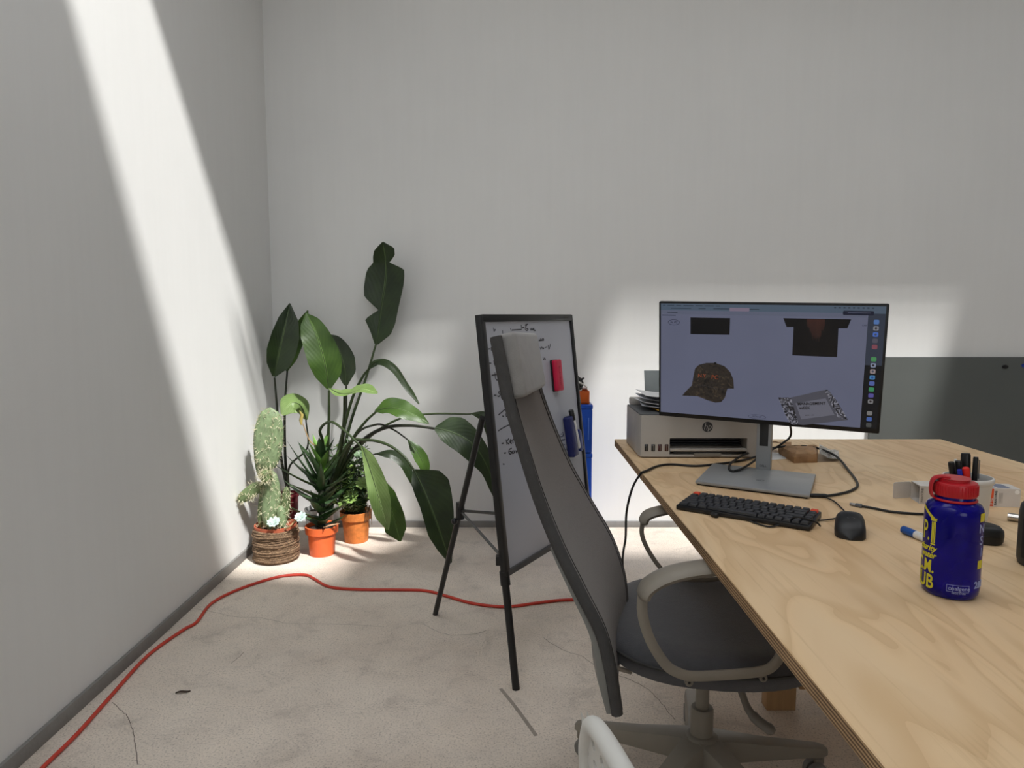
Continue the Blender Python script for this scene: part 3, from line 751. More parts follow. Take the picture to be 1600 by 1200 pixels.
def key(x, y, wd, mat):
    k = (round(wd, 4), mat.name)
    Mk = Matrix.Translation(-korg) @ KM @ Matrix.Translation((x, y, kz(y)))
    if k not in kd:
        q = MB(); a, b2, h = wd / 2 - 0.0009, 0.0086, 0.0062; t = 0.0016
        q.hexa([(-a,-b2,0),(a,-b2,0),(a,b2,0),(-a,b2,0),(-a+t,-b2+t,h),(a-t,-b2+t,h),(a-t,b2-t*.6,h),(-a+t,b2-t*.6,h)])
        o = q.build('key', mat, None, bevel=0.0009, seg=1); kd[k] = o.data
        o.parent = kb; o.matrix_local = Mk
    else: piece(kb, 'key', kd[k], Mk)
U = (KW - 0.008) / 16
rows = [[1.0]*16, [1.0]*13 + [2.0, 1.0], [1.5] + [1.0]*12 + [1.5, 1.0], [1.75] + [1.0]*11 + [2.25, 1.0], [2.25] + [1.0]*10 + [1.75, 1.0, 1.0], [1.25, 1.25, 1.25, 6.25, 1.0, 1.0, 1.0, 1.0, 1.0, 1.0]]
for r, row in enumerate(rows):
    y = KD - 0.0125 - r * (KD - 0.025) / 5; x = 0.004
    for c, kw in enumerate(row):
        key(x + kw * U / 2, y, kw * U, KEYR if (r == 0 and c in (0, 15)) else KEYC); x += kw * U

# ================================================================== MOUSE
mo = Vector((0.732, 1.487, DZ)); MOM = frame(mo, R_(-24))
mouse = thing('computer_mouse', mo, 'black rounded computer mouse beside the keyboard', 'mouse')
BLKM = pm('mouse_black', (27, 27, 29), 0.45, var=0.08)
m = MB(MOM); rws = []
for i in range(15):
    t = i / 14; y = -0.060 + 0.120 * t
    wv = 0.0325 * (1 - abs(2 * t - 1) ** 3.2) ** 0.45 * (0.93 + 0.14 * (t - .5) ** 2 * 4) + 0.0004
    hv = 0.040 * math.sin(math.pi * min(1, (0.10 + 0.72 * (1 - t) + 0.10))) ** 0.75 * (1 - abs(2 * t - 1) ** 5) ** 0.5 + 0.002
    r_ = []
    for k in range(17):
        a = math.pi * k / 16; ca, sa = math.cos(a), math.sin(a)
        r_.append((wv * math.copysign(abs(ca) ** 0.55, ca), y, 0.001 + hv * sa ** 0.7))
    rws.append(r_)
m.grid(rws); m.build('shell', BLKM, mouse, smooth=60)
m = MB(MOM); m.box((0, 0.046, 0.0265), (0.006, 0.014, 0.010)); m.build('scroll_wheel', pm('wheel_rubber', (14, 14, 15), 0.7), mouse, bevel=0.002)
for s in (-1, 1):
    m = MB(MOM); m.tube([(s * 0.004, 0.056, 0.021), (s * 0.004, 0.04, 0.0312), (s * 0.004, 0.02, 0.0372), (s * 0.004, 0.006, 0.0395)], 0.0008, 5); m.build('button_seam', pm('seam_black', (8, 8, 9), .8), mouse)
n = 22; m = MB(MOM)
m.add([(0.0075*math.cos(6.2832*k/n), -0.027+0.0075*math.sin(6.2832*k/n), 0.0405) for k in range(n)] + [(0.0062*math.cos(6.2832*k/n), -0.027+0.0062*math.sin(6.2832*k/n), 0.0405) for k in range(n)], [(k,(k+1)%n,n+(k+1)%n,n+k) for k in range(n)])
m.build('maker_emblem', pm('mouse_mark', (64, 64, 68), .5), mouse, smooth=0, recalc=False)

# ================================================================== CABLES ON THE DESK
CBL = pm('cable_black', (20, 20, 21), 0.5, var=0.08)
def cable(name, pts, r, lab, extra=None, cat='cable', n=60, mat=CBL):
    P = catmull(pts, n); o = thing(name, P[0], lab, cat)
    q = MB(); q.tube(P, r, 8); q.build('cord', mat, o, smooth=60)
    for e in (extra or []):
        a, bq, rr, mt, nm = e; q = MB(); a = Vector(a); bq = Vector(bq); q.tube([a, a.lerp(bq, .1), a.lerp(bq, .9), bq], [rr * .8, rr, rr, rr * .8], 10); q.build(nm, mt, o)
    return o
D = lambda x, y, h=0.004: oz(x, y, DZ + h)
back = mc - n2 * 0.045
pA = [back + u2 * -0.005 - v2 * 0.12, oz(1201, 680, DZ + .085), oz(1198, 696, DZ + .055), oz(1183, 716, DZ + .03), oz(1163, 730, DZ + .019), oz(1147, 736, DZ + .017), oz(1139, 732, DZ + .016), oz(1144, 722, DZ + .018),
      oz(1166, 709, DZ + .016), oz(1196, 701.5, DZ + .02), oz(1235, 697, DZ + .034), oz(1272, 699, DZ + .03), oz(1305, 712, DZ + .014), D(1326, 735), D(1340, 756), D(1331, 766), D(1310, 772), D(1288, 775), D(1272, 774.5, .005)]
cable('display_cable', pA, 0.0036, 'black cable looping round the monitor stand and back to its foot', [(D(1292, 774.8, .0055), D(1266, 774, .0055), .0055, BLACKP, 'plug')], n=120)
pB = [back + u2 * 0.06 - v2 * 0.14, oz(1236, 678, DZ + .08), oz(1222, 693, DZ + .05), oz(1205, 703, DZ + .027), oz(1180, 714, DZ + .008), D(1150, 721), D(1120, 725), D(1085, 728), D(1050, 725.5), D(1028, 728), D(1008, 736.5, .005),
      Vector((0.384, 2.07, DZ - 0.004)), oy(988, 763, 2.08), oy(979, 800, 2.10), oy(977.5, 840, 2.14), oy(974, 862, 2.20), oy(973, 885, 2.28), oy(977, 930, 2.38), oy(985, 985, 2.46), oy(1000, 1003, 2.52), oz(1030, 1006, .005), oz(1100, 1000, .005), oz(1180, 990, .005)]
cable('power_cable', pB, 0.0036, 'black cable running off the left desk edge down to the floor', n=130)
cable('keyboard_cable', [D(1290, 777), D(1303, 783), D(1314, 793), D(1320, 801), D(1312, 808), D(1292, 812), D(1272, 813), D(1262, 810, .003)], 0.0018, 'thin black cord curling between monitor foot and mouse')
kc = cable('charging_wire', [D(1118, 805, .006), D(1128, 803.5, .005), D(1142, 803, .004), D(1158, 808, .003), D(1180, 817, .003), D(1202, 823, .003), D(1218, 820, .005), D(1234, 814, .012), KM @ Vector((KW - .03, .01, .026)), KM @ Vector((KW + .004, .03, .016)), KM @ Vector((KW + .012, .045, .004))], 0.0020,
      'thin black wire lying along the front of the keyboard', [(D(1112, 803, .006), D(1121, 806, .006), .006, BLACKP, 'knot')])
cable('usb_cable', [D(1344, 790.5, .0045), D(1362, 793.5), D(1390, 799), D(1420, 802), D(1450, 803), D(1485, 800), D(1520, 795)], 0.0030, 'black cable with a metal plug ending right of the mouse',
      [(D(1337, 789, .0045), D(1347, 791, .0045), .0052, pm('plug_grey', (84, 86, 90), .4), 'plug_body'), (D(1328, 787.3, .0045), D(1337, 789, .0045), .0036, pm('plug_metal', (150, 150, 152), .3, metal=.8), 'plug_tip')])
# mouse cord stub is the keyboard-side curl above; the mouse itself is wired at its nose

# ================================================================== KRAFT PACKAGE, LOOSE PAPER
KRA = pm('kraft_paper', (164, 128, 92), 0.7, var=0.2, scale=22, bump=0.5, bscale=40)
pk = thing('kraft_package', oz(1250, 716, DZ), 'small crumpled brown paper package with a clear wrap end behind the monitor', 'package')
c0, c1 = oz(1241, 724, DZ), oz(1277, 723, DZ); c2 = oz(1283, 712, DZ) + Vector((0, .03, 0)); c3 = oz(1222, 712, DZ) + Vector((0, .03, 0))
rnd = random.Random(4); m = MB()
base = [c0, c1, c2, c3]; rr = []
for hz, sc in ((0.0, 0.97), (0.008, 1.0), (0.020, 1.0), (0.029, 0.95), (0.034, 0.75), (0.036, 0.4)):
    ring = []; cen = sum(base, Vector()) / 4
    for e in range(4):
        for s_ in range(5):
            p = base[e].lerp(base[(e + 1) % 4], s_ / 5); p = cen + (p - cen) * sc
            ring.append(p + Vector((rnd.uniform(-.002, .002), rnd.uniform(-.002, .002), hz * (1 + rnd.uniform(-.08, .08)))))
    rr.append(ring)
m.grid(rr, closed=True); o0 = m.add([v for v in rr[-1]], [tuple(range(20))]); m.add([v for v in rr[0]], [tuple(range(20))]); m.build('wrapped_bundle', KRA, pk, smooth=25)
CLR = pm('clear_film', (222, 216, 206), 0.12, trans=0.75, var=0.05, bump=0.6, bscale=60)
m = MB(); rws = []
for i in range(6):
    t = i / 5; r_ = []
    for k in range(8):
        s_ = k / 7; p = c1.lerp(c2, s_ * 1.1) + Vector((0.006 + 0.075 * t, 0.02 * t, 0.026 * (1 - t) ** 1.5 + 0.002 + rnd.uniform(0, .006)))
        r_.append(p)
    rws.append(r_)
m.grid(rws); m.build('clear_wrap', CLR, pk, solid=0.0006)
m = MB(); m.grid([[c3.lerp(c2, s / 5) + Vector((-.055 + .02 * t, .02 + .05 * t, .026 + .012 * math.sin(s) * (1 - t) + rnd.uniform(0, .003))) for s in range(5)] for t in (0, .33, .66, 1)]); m.build('paper_flap', KRA, pk, solid=0.001)
q = MB(); z = DZ + 0.0012
P = [oz(1198, 719, z), oz(1228, 716.5, z), oz(1232, 708, z), oz(1195, 706, z)]; q.add([p for p in P], [(0, 1, 2, 3)])
tag(q.build('paper_slip', PAP, origin=P[0], solid=0.001), 'white paper slip on the desk between stand and brown package', 'paper')

# ================================================================== WATER BOTTLE
bo = Vector((0.744, 1.158, DZ)); BRr = 0.0435
yw = math.atan2(-bo.x, bo.y)                     # local -y turned to the camera side
BM = frame(bo, -math.atan2(bo.x, bo.y))
bot = thing('water_bottle', bo, 'translucent blue water bottle with a red screw lid and yellow lettering', 'bottle')
def mat_bottle():
    m_, nt, b_ = new_mat('translucent_blue_plastic')
    tc = nt.nodes.new('ShaderNodeTexCoord'); no = nn(nt, 'ShaderNodeTexNoise', Scale=12.0, Detail=3.0); nt.links.new(tc.outputs['Object'], no.inputs['Vector'])
    nt.links.new(ramp(nt, no.outputs['Fac'], [(0.3, lin((13, 8, 132))), (0.7, lin((22, 15, 168)))]), b_.inputs['Base Color'])
    b_.inputs['Roughness'].default_value = 0.12; b_.inputs['Transmission Weight'].default_value = 0.55; b_.inputs['IOR'].default_value = 1.3
    return m_
m = MB(BM); m.lathe([(0.031, 0.0), (0.038, 0.002), (0.042, 0.008), (BRr, 0.018), (BRr, 0.142), (0.0423, 0.150), (0.039, 0.156), (0.031, 0.160), (0.028, 0.164), (0.028, 0.178)], 48); m.build('body', mat_bottle(), bot, smooth=50)
LM = BM @ Matrix.Diagonal((.9, .9, 1, 1)); REDL = pm('red_lid_plastic', (176, 22, 34), 0.35, var=0.04)
m = MB(LM); m.lathe([(0.0348, 0.170), (0.0356, 0.172), (0.0356, 0.190), (0.0343, 0.1925), (0.0299, 0.1935), (0.0, 0.194)], 48, cap1=False); lid = m.build('lid', REDL, bot, smooth=40)
m = MB(LM)
for k in range(40):
    a = 6.2832 * k / 40; m.box((0.0360 * math.cos(a), 0.0360 * math.sin(a), 0.181), (0.0014, 0.0014, 0.016))
m.build('lid_ribs', REDL, lid)
m = MB(LM); m.lathe([(0.0264, 0.193), (0.0264, 0.1975), (0.028, 0.199), (0.0, 0.1992)], 36, (-0.004, 0, 0), cap1=False); m.build('lid_disc', REDL, lid, smooth=40)
m = MB(LM); m.tube(catmull([(-0.010, -0.008, 0.1995), (-0.026, -0.0115, 0.2005), (-0.0365, -0.015, 0.195), (-0.0395, -0.016, 0.180), (-0.037, -0.015, 0.168), (-0.031, -0.012, 0.163)], 18), 0.0085, 8, flat=0.32); m.build('lid_strap', REDL, bot, smooth=60)
m = MB(LM); m.tube([(0.0345 * math.cos(6.2832*k/40), 0.0345 * math.sin(6.2832*k/40), 0.1632) for k in range(40)], 0.0023, 8, closed=True); m.build('retaining_ring', REDL, bot, smooth=60)
YLW = pm('yellow_print', (206, 196, 40), 0.5, var=0.05); WPR = pm('pale_print', (150, 158, 200), 0.5)
def btext(body, ang, z, size, mat, **kw):
    return text(body, size, BM @ Matrix.Rotation(R_(ang), 4, 'Z') @ Matrix.Translation((0, 0, z)), 'lettering', mat, bot, ext=0.0003, bend=BRr + 0.0004, **kw)
LA = -60                                          # the yellow print sits left of the camera side
btext('P.', -47, 0.108, 0.047, YLW, sx=0.55, align='RIGHT')
btext('charity', -31, 0.0815, 0.0145, YLW, shear=0.35, sx=0.95, bold=0.0003, align='RIGHT')
btext('water', -31, 0.0695, 0.0145, YLW, shear=0.35, sx=0.95, bold=0.0003, align='RIGHT')
btext('C.M.', -32, 0.0495, 0.030, YLW, sx=0.72, bold=0.0005, align='RIGHT')
btext('CLUB', -32, 0.0235, 0.033, YLW, sx=0.80, bold=0.0005, align='RIGHT')
# printed column and gable
def bpatch(pts, name, mat=YLW):
    mm = MB(BM); rr = BRr + 0.0006
    mm.add([(math.sin(R_(a)) * rr, -math.cos(R_(a)) * rr, z) for a, z in pts], [tuple(range(len(pts)))]); return mm.build(name, mat, bot, smooth=0, recalc=False)
C0 = -39
bpatch([(C0 - 5, .088), (C0 + 6, .088), (C0 + 6, .0905), (C0 - 5, .0905)], 'printed_column')
for k in range(3): bpatch([(C0 - 4 + k * 3.4, .0915), (C0 - 1.4 + k * 3.4, .0915), (C0 - 1.4 + k * 3.4, .1275), (C0 - 4 + k * 3.4, .1275)], 'printed_column')
bpatch([(C0 - 6, .1285), (C0 + 7, .1285), (C0 + 8, .1335), (C0 - 7, .1335)], 'printed_column')
for k in range(7): bpatch([(C0 - 34 + k * 5, .1525 - k * .0025), (C0 - 29 + k * 5, .150 - k * .0025), (C0 - 29 + k * 5, .143 - k * .0025 + .001), (C0 - 34 + k * 5, .1455 - k * .0025 + .001)], 'printed_gable')
RA = 66
btext('N', RA, 0.122, 0.021, WPR); btext('S', RA, 0.102, 0.021, WPR); btext('I', RA + 2, 0.082, 0.021, WPR); btext('2&2', RA + 2, 0.028, 0.016, WPR, bold=0.0003)
for zc in (0.142, 0.063):
    bpatch([(RA - 9, zc - .008), (RA + 9, zc - .008), (RA + 9, zc + .006), (RA - 9, zc + .006)], 'printed_badge')
NALG = 16
btext('nalgene', NALG + 6, 0.0225, 0.0095, WPR); btext('o', NALG - 15, 0.0225, 0.010, WPR); btext('MADE IN USA', NALG + 2, 0.0145, 0.0034, WPR)
for pts in ([(NALG-21,.0285),(NALG+22,.0285),(NALG+22,.0278),(NALG-21,.0278)], [(NALG-21,.0172),(NALG+22,.0172),(NALG+22,.0165),(NALG-21,.0165)],
            [(NALG-21.5,.0285),(NALG-20.7,.0285),(NALG-20.7,.0165),(NALG-21.5,.0165)], [(NALG+21.5,.0285),(NALG+22.3,.0285),(NALG+22.3,.0165),(NALG+21.5,.0165)], [(NALG-10,.0285),(NALG-9.3,.0285),(NALG-9.3,.0165),(NALG-10,.0165)]):
    mmid = []
    a0, a1 = min(p[0] for p in pts), max(p[0] for p in pts); zlo, zhi = min(p[1] for p in pts), max(p[1] for p in pts)
    mm = MB(BM); rr = BRr + 0.0006; N = max(1, int((a1 - a0) / 4))
    mm.grid([[(math.sin(R_(a0 + (a1 - a0) * k / N)) * rr, -math.cos(R_(a0 + (a1 - a0) * k / N)) * rr, z) for k in range(N + 1)] for z in (zlo, zhi)]); mm.build('logo_outline', WPR, bot, smooth=0, recalc=False)

# ================================================================== TUB OF PENS
tb = oz(1513, 800, DZ); tb = Vector((1.035, 1.57, DZ)); TUBW = pm('white_tub_plastic', (214, 212, 208), 0.4, var=0.02)
tub = thing('plastic_tub', tb, 'round white plastic tub holding pens, behind the blue bottle', 'tub')
m = MB(Matrix.Translation(tb)); th = 0.106
m.lathe([(0.0, 0.0), (0.040, 0.0), (0.042, 0.003), (0.0475, th - 0.012), (0.0505, th - 0.012), (0.0515, th - 0.010), (0.0515, th - 0.002), (0.050, th), (0.047, th), (0.0462, th - 0.012), (0.0405, 0.004), (0.0, 0.003)], 40, cap0=False, cap1=False)
m.build('body', TUBW, tub, smooth=40)
PBK = pm('pen_black', (14, 14, 15), 0.4); PBL = pm('pen_blue', (20, 30, 150), 0.4); PRE = pm('pen_red', (216, 36, 30), 0.4); PWH = pm('pen_white', (222, 222, 220), 0.4)
def pen(a, bq, r, mats, name, lab, cat='pen', clip=False):
    a, bq = Vector(a), Vector(bq); o = thing(name, a, lab, cat, 'pens in the white tub'); d = bq - a
    q = MB(); q.tube([a, a + d * .02, a + d * .62], [r * .7, r * .9, r * .9], 12); q.build('barrel', mats[0], o, smooth=50)
    q = MB(); q.tube([a + d * .62, a + d * .63, a + d * .97, bq], [r * .95, r, r * .96, r * .82], 12); cp = q.build('cap', mats[1], o, smooth=50)
    if clip:
        s = d.normalized().cross(Vector((0, 1, 0))).normalized() * -(r + .003)
        q = MB(); q.tube([a + d * .66 + s, a + d * .95 + s, a + d * .95 + s * .6], 0.0012, 6); q.build('clip', pm('clip_metal', (120, 120, 122), .3, metal=.7), cp)
    return o
def inT(x, y, z): return tb + Vector((x, y, z))
def tip(px, py, y): return oy(px, py, y)
pen(inT(.006, .012, .005), tip(1509, 708, tb.y + .02), .0105, (PBK, PBK), 'marker', 'thickest black marker standing tallest in the white tub', 'marker')
pen(inT(-.010, .004, .005), tip(1486, 722, tb.y - .005), .0072, (PBK, PBK), 'marker', 'black marker leaning left at the tub rim', 'marker')
pen(inT(-.006, .016, .005), tip(1493, 717.5, tb.y + .02), .0035, (PWH, PWH), 'ballpoint_pen', 'slim white pen just behind the left markers in the tub')
pen(inT(-.002, .002, .005), tip(1497, 720, tb.y), .0072, (PBK, PBK), 'marker', 'black marker between the leaning one and the thickest one', 'marker')
pen(inT(-.004, -.014, .005), tip(1499, 734, tb.y - .026), .0055, (PWH, PBL), 'marker', 'blue-capped marker at the front of the white tub', 'marker')
pen(inT(.004, -.012, .005), tip(1509, 731, tb.y - .026), .0078, (PWH, PRE), 'marker', 'red-capped marker at the front of the white tub', 'marker')
pen(inT(.012, -.004, .005), tip(1525, 714, tb.y + .004), .0058, (PBK, PBK), 'ballpoint_pen', 'black pen with a metal clip at the right of the tub', clip=True)

# ================================================================== COLOUR GUIDE BOX
CARD = pm('white_card', (208, 202, 196), 0.5, var=0.03)
g0 = oz(1593, 793, DZ); g1 = oz(1436, 787, DZ)
gx = (g0 - g1).normalized(); gy = Vector((-gx.y, gx.x, 0)); GL = (g0 - g1).length; GW, GH = 0.055, 0.045
GM = axes(g1, gx, gy, (0, 0, 1))
gbx = thing('carton_box', g1 + gx * GL / 2 + gy * GW / 2, 'long white carton with an orange band and an open flap behind the bottle', 'box')
m = MB(GM); t = 0.0015
for c, s in (((GL/2, 0, GH/2), (GL, t, GH)), ((GL/2, GW, GH/2), (GL, t, GH)), ((GL/2, GW/2, t/2), (GL, GW, t)), ((GL/2, GW/2, GH), (GL, GW, t)), ((GL, GW/2, GH/2), (t, GW, GH))): m.box(c, s)
m.build('carton', CARD, gbx)
m = MB(GM); m.prism(rrect(0.045, 0.043, 0.006, 4, -0.0225, GH * .55), -0.0008, 0.0008); mm = MB()
mm.M = GM @ Matrix.Translation((0.0, GW, 0)) @ Matrix.Rotation(R_(18), 4, 'Z') @ Matrix.Rotation(R_(90), 4, 'X')
mm.prism(rrect(0.05, 0.042, 0.006, 4, -0.025, GH * .5), -0.0008, 0.0008); mm.build('end_flap', CARD, gbx)
FG = axes(g1 - gy * 0.0011, gx, (0, 0, 1), -gy)
def gpx(px): return (onp(px, 780, g1, gy) - g1).dot(gx)
ox0, ox1 = gpx(1537), gpx(1552)
m = MB(FG); m.add([(ox0, .001, 0), (ox1, .001, 0), (ox1, GH, 0), (ox0, GH, 0)], [(0, 1, 2, 3)]); m.build('orange_band', pm('orange_print', (214, 84, 40), 0.5), gbx, smooth=0, recalc=False)
INKB = pm('print_black', (40, 38, 38), 0.6)
text('542', 0.012, FG @ Matrix.Translation((gpx(1548), .013, .0003)) @ Matrix.Rotation(R_(90), 4, 'Z'), 'lettering', CARD, gbx, ext=0)
text('PANTONE', 0.0076, FG @ Matrix.Translation((gpx(1555.5), .022, .0003)) @ Matrix.Rotation(R_(90), 4, 'Z'), 'lettering', INKB, gbx, ext=0, bold=.0002)
for k in range(3): text('COLOR GUIDE SOLID', 0.0026, FG @ Matrix.Translation((gpx(1561 + k * 2.2), .022, .0003)) @ Matrix.Rotation(R_(90), 4, 'Z'), 'lettering', INKB, gbx, ext=0)
text('PANTONE', 0.0076, FG @ Matrix.Translation((0.006, .022, .0003)) @ Matrix.Rotation(R_(90), 4, 'Z'), 'lettering', INKB, gbx, ext=0)
SW = pm('swatch_blue_grey', (112, 118, 138), 0.5); 
for x0, x1 in ((GL - .085, GL - .055), (GL - .048, GL - .018), (GL - .12, GL - .092)):
    m = MB(GM); m.add([(x0, .006, GH + .0012), (x1, .006, GH + .0012), (x1 - .004, GW - .006, GH + .0012), (x0 - .004, GW - .006, GH + .0012)], [(0, 1, 2, 3)]); m.build('printed_swatch', SW, gbx, smooth=0, recalc=False)
m = MB(axes(g1 + gx * (GL - .008) - gy * .0012 + Vector((0, 0, GH - .007)), gx, (0, 0, 1), -gy)); m.lathe([(0.0055, 0), (0.0055, .0004)], 16); m.build('seal_sticker', pm('clear_sticker', (236, 234, 230), .3), gbx)

# ================================================================== OTHER THINGS ON THE DESK
a, bq = oz(1411, 827, DZ + .0085), oz(1474, 853, DZ + .0085); d = bq - a
mk = thing('whiteboard_marker', a - Vector((0, 0, .0085)), 'white whiteboard marker with a blue cap lying left of the bottle', 'marker')
q = MB(); q.tube([a, a + d * .01, a + d * .33], [.006, .0082, .0085], 14); q.build('cap', pm('marker_blue', (30, 78, 150), .4), mk, smooth=50)
q = MB(); q.tube([a + d * .33, a + d * .34, a + d * .97, bq], [.0075, .0084, .0084, .007], 14); q.build('barrel', PWH, mk, smooth=50)
q = MB(); 
dn = d.normalized(); sd = dn.cross(Vector((0, 0, 1)))
for s in (-.003, 0, .003): ribbon(q, [a + d * .45 + sd * s, a + d * .85 + sd * s], .0012, (Vector((0, -.35, 1))).normalized(), .0086)
q.build('barrel_print', pm('marker_ink_print', (40, 50, 84), .5), mk, smooth=0)
cs = oz(1535, 850, DZ) + Vector((0, .02, 0)); CM = frame(cs, R_(-22))
case = thing('hard_case', cs, 'small black rounded case half hidden behind the bottle', 'case')
for nm, z0_, z1_ in (('lower_shell', .0005, .018), ('upper_shell', .0185, .037)):
    q = MB(CM); P = rrect(.095, .055, .022, 6)
    if nm == 'lower_shell': rings = [(.90, z0_), (.98, z0_ + .006), (1.0, z1_)]
    else: rings = [(1.0, z0_), (.98, z0_ + .010), (.88, z1_ - .003), (.70, z1_)]
    R2 = [[(x * s, y * s, z) for x, y in P] for s, z in rings]; q.grid(R2, closed=True)
    q.add(R2[-1], [tuple(range(len(P)))]); q.add(R2[0], [tuple(range(len(P)))]); q.build(nm, pm('case_black', (28, 29, 30), .5), case, smooth=50)
CHR = pm('chrome', (196, 192, 188), 0.18, metal=1.0, var=0.02)
a, bq = oz(1575, 807, DZ + .009), oz(1600, 811, DZ + .009); d = (bq - a)
lt = thing('metal_tube', a - Vector((0, 0, .009)), 'short chrome tube with a dark red end at the right edge of the desk', 'tube')
q = MB(); q.tube([a, a + d * .72], .009, 18, caps=False); q.tube([a + d * .72, a + d * .05], .0075, 18, caps=False); q.tube([a, a + d*.001], .0085, 18, caps=False); q.build('chrome_sleeve', CHR, lt, smooth=50)
q = MB(); q.tube([a + d * .2, a + d * .22], .0074, 18); q.build('inner_plug', BLACKP, lt)
q = MB(); q.tube([a + d * .72, a + d * 1.5], .0091, 18); q.build('red_end', pm('dark_red_plastic', (92, 22, 26), .35), lt, smooth=50)
fk = Vector((1.003, 1.285, DZ)); FM = Matrix.Translation(fk)
fl = thing('vacuum_flask', fk, 'matt black flask cut off by the right edge of the picture', 'flask')
FLM = pm('flask_black', (36, 37, 37), 0.5, var=.1)
q = MB(FM); q.lathe([(.038, 0), (.043, .002), (.0455, .012), (.0455, .098), (.043, .114), (.034, .124), (.028, .128)], 36); q.build('body', FLM, fl, smooth=45)
q = MB(FM); q.lathe([(.029, .128), (.031, .130), (.031, .150), (.028, .154), (0, .155)], 30, cap1=False); q.build('stopper', FLM, fl, smooth=45)
q = MB(FM); q.box((-.046, -.008, .055), (.006, .014, .075)); q.build('carry_strap', pm('strap_black', (24, 24, 24), .8), fl, bevel=.002)

# ================================================================== WHITEBOARD EASEL
ALB = pm('easel_black', (26, 26, 27), 0.42, var=0.06)
WB = pm('whiteboard_surface', (176, 178, 187), 0.22, var=0.02, scale=4)
fl_, fr_ = oz(808, 1077, 0), oz(933, 965, 0)
wdir = (fr_ - fl_); wdir.z = 0; EW = 0.636; wdir.normalize()
bdir = Vector((-wdir.y, wdir.x, 0))              # away from the written side
# lean of the board so that its upper corner stands where it does
best = None
for k in range(0, 300):
    kk = k / 1000; h = 1.21; P = fl_ + Vector((0, 0, h)) + bdir * kk * h
    d_ = P - EYE; zc = d_.y * math.cos(PITCH) - d_.z * math.sin(PITCH); px = 800 + FPX * d_.x / zc
    if best is None or abs(px - 749) < best[0]: best = (abs(px - 749), kk)
LEAN = best[1]
up = (Vector((0, 0, 1)) + bdir * LEAN).normalized()
EN = wdir.cross(up).normalized()                 # towards the viewer side of the board
if EN.y > 0: EN = -EN
def eas(s, h, off=0.0): return fl_ + wdir * s + (Vector((0, 0, 1)) + bdir * LEAN) * h + EN * off
EZ0 = onp(806, 890, fl_, EN).z; EZ1 = onp(749, 492, fl_, EN).z
ez = thing('whiteboard_easel', (0.0, 2.5, 0), 'folding black easel whiteboard with handwritten notes beside the plants', 'whiteboard')
EWI = 0.636
def bar(a, bq, wd, th, name, mat=ALB, parent=ez, side=None):
    a, bq = Vector(a), Vector(bq); t = (bq - a).normalized(); n_ = EN; s = t.cross(n_).normalized() * wd / 2; q = n_ * th / 2
    m = MB(); m.hexa([a - s - q, a + s - q, a + s + q, a - s + q, bq - s - q, bq + s - q, bq + s + q, bq - s + q]); return m.build(name, mat, parent, bevel=0.002)
m = MB(); q_ = EN * 0.004
m.hexa([eas(0.012, EZ0 + .012) - q_, eas(EWI - .012, EZ0 + .012) - q_, eas(EWI - .012, EZ0 + .012) + q_, eas(0.012, EZ0 + .012) + q_, eas(0.012, EZ1 - .012) - q_, eas(EWI - .012, EZ1 - .012) - q_, eas(EWI - .012, EZ1 - .012) + q_, eas(0.012, EZ1 - .012) + q_])
board = m.build('board', WB, ez, label='white magnetic writing surface')
bar(eas(0, EZ0), eas(0, EZ1), .026, .022, 'frame_side'); bar(eas(EWI, EZ0), eas(EWI, EZ1), .016, .022, 'frame_side')
bar(eas(0, EZ1 - .011), eas(EWI, EZ1 - .011), .024, .023, 'frame_top'); bar(eas(0, EZ0 + .008), eas(EWI, EZ0 + .008), .020, .023, 'frame_bottom', pm('easel_grey', (84, 84, 85), .4, metal=.3))
text('NOBO', 0.012, axes(eas(EWI - .05, EZ1 - .011, .0118), wdir, up, EN), 'maker_lettering', pm('mark_grey', (96, 94, 90), .5), ez, ext=.0002)
for s in (0, EWI):
    m = MB(); m.tube([eas(s, 0.0, -.004), eas(s, EZ0 + .06, -.004)], 0.0125, 12); m.build('front_leg', ALB, ez)
    m = MB(); m.tube([eas(s, EZ0 - .03, -.004), eas(s, EZ0 + .015, -.004)], 0.0165, 12); m.build('leg_clamp', ALB, ez)
rl = oz(680, 960, 0); hj = onp(766, 652, fl_, EN).z
for s in (0, EWI):
    foot = rl + wdir * s; topp = eas(s, hj, -.028)
    m = MB(); m.tube([foot, topp], 0.0105, 12); m.build('rear_leg', ALB, ez)
    jn = foot.lerp(topp, 0.585); up1 = eas(s, EZ0 + .065, -.012)
    m = MB(); m.tube([jn - Vector((0, 0, .03)), jn, jn + Vector((0, 0, .03))], [.015, .016, .015], 10); jc = m.build('joint_collar', ALB, ez)
    m = MB(); m.ball(jn + Vector((-.02, -.012, -.035)), .012, 12, 8); m.build('locking_knob', ALB, jc)
    mid_ = eas(s, onp(790, 798, fl_, EN).z, -.012); m = MB(); m.tube([jn, mid_], 0.005, 8); m.build('upper_brace', ALB, ez)
    m = MB(); m.tube([jn, up1], 0.005, 8); m.build('brace', pm('easel_steel', (88, 88, 88), .35, metal=.6), ez)
    m = MB(); mm = eas(s, EZ0 + .05, -.014); m.box(mm, (.03, .03, .03)); m.build('brace_bracket', ALB, ez, bevel=.003)
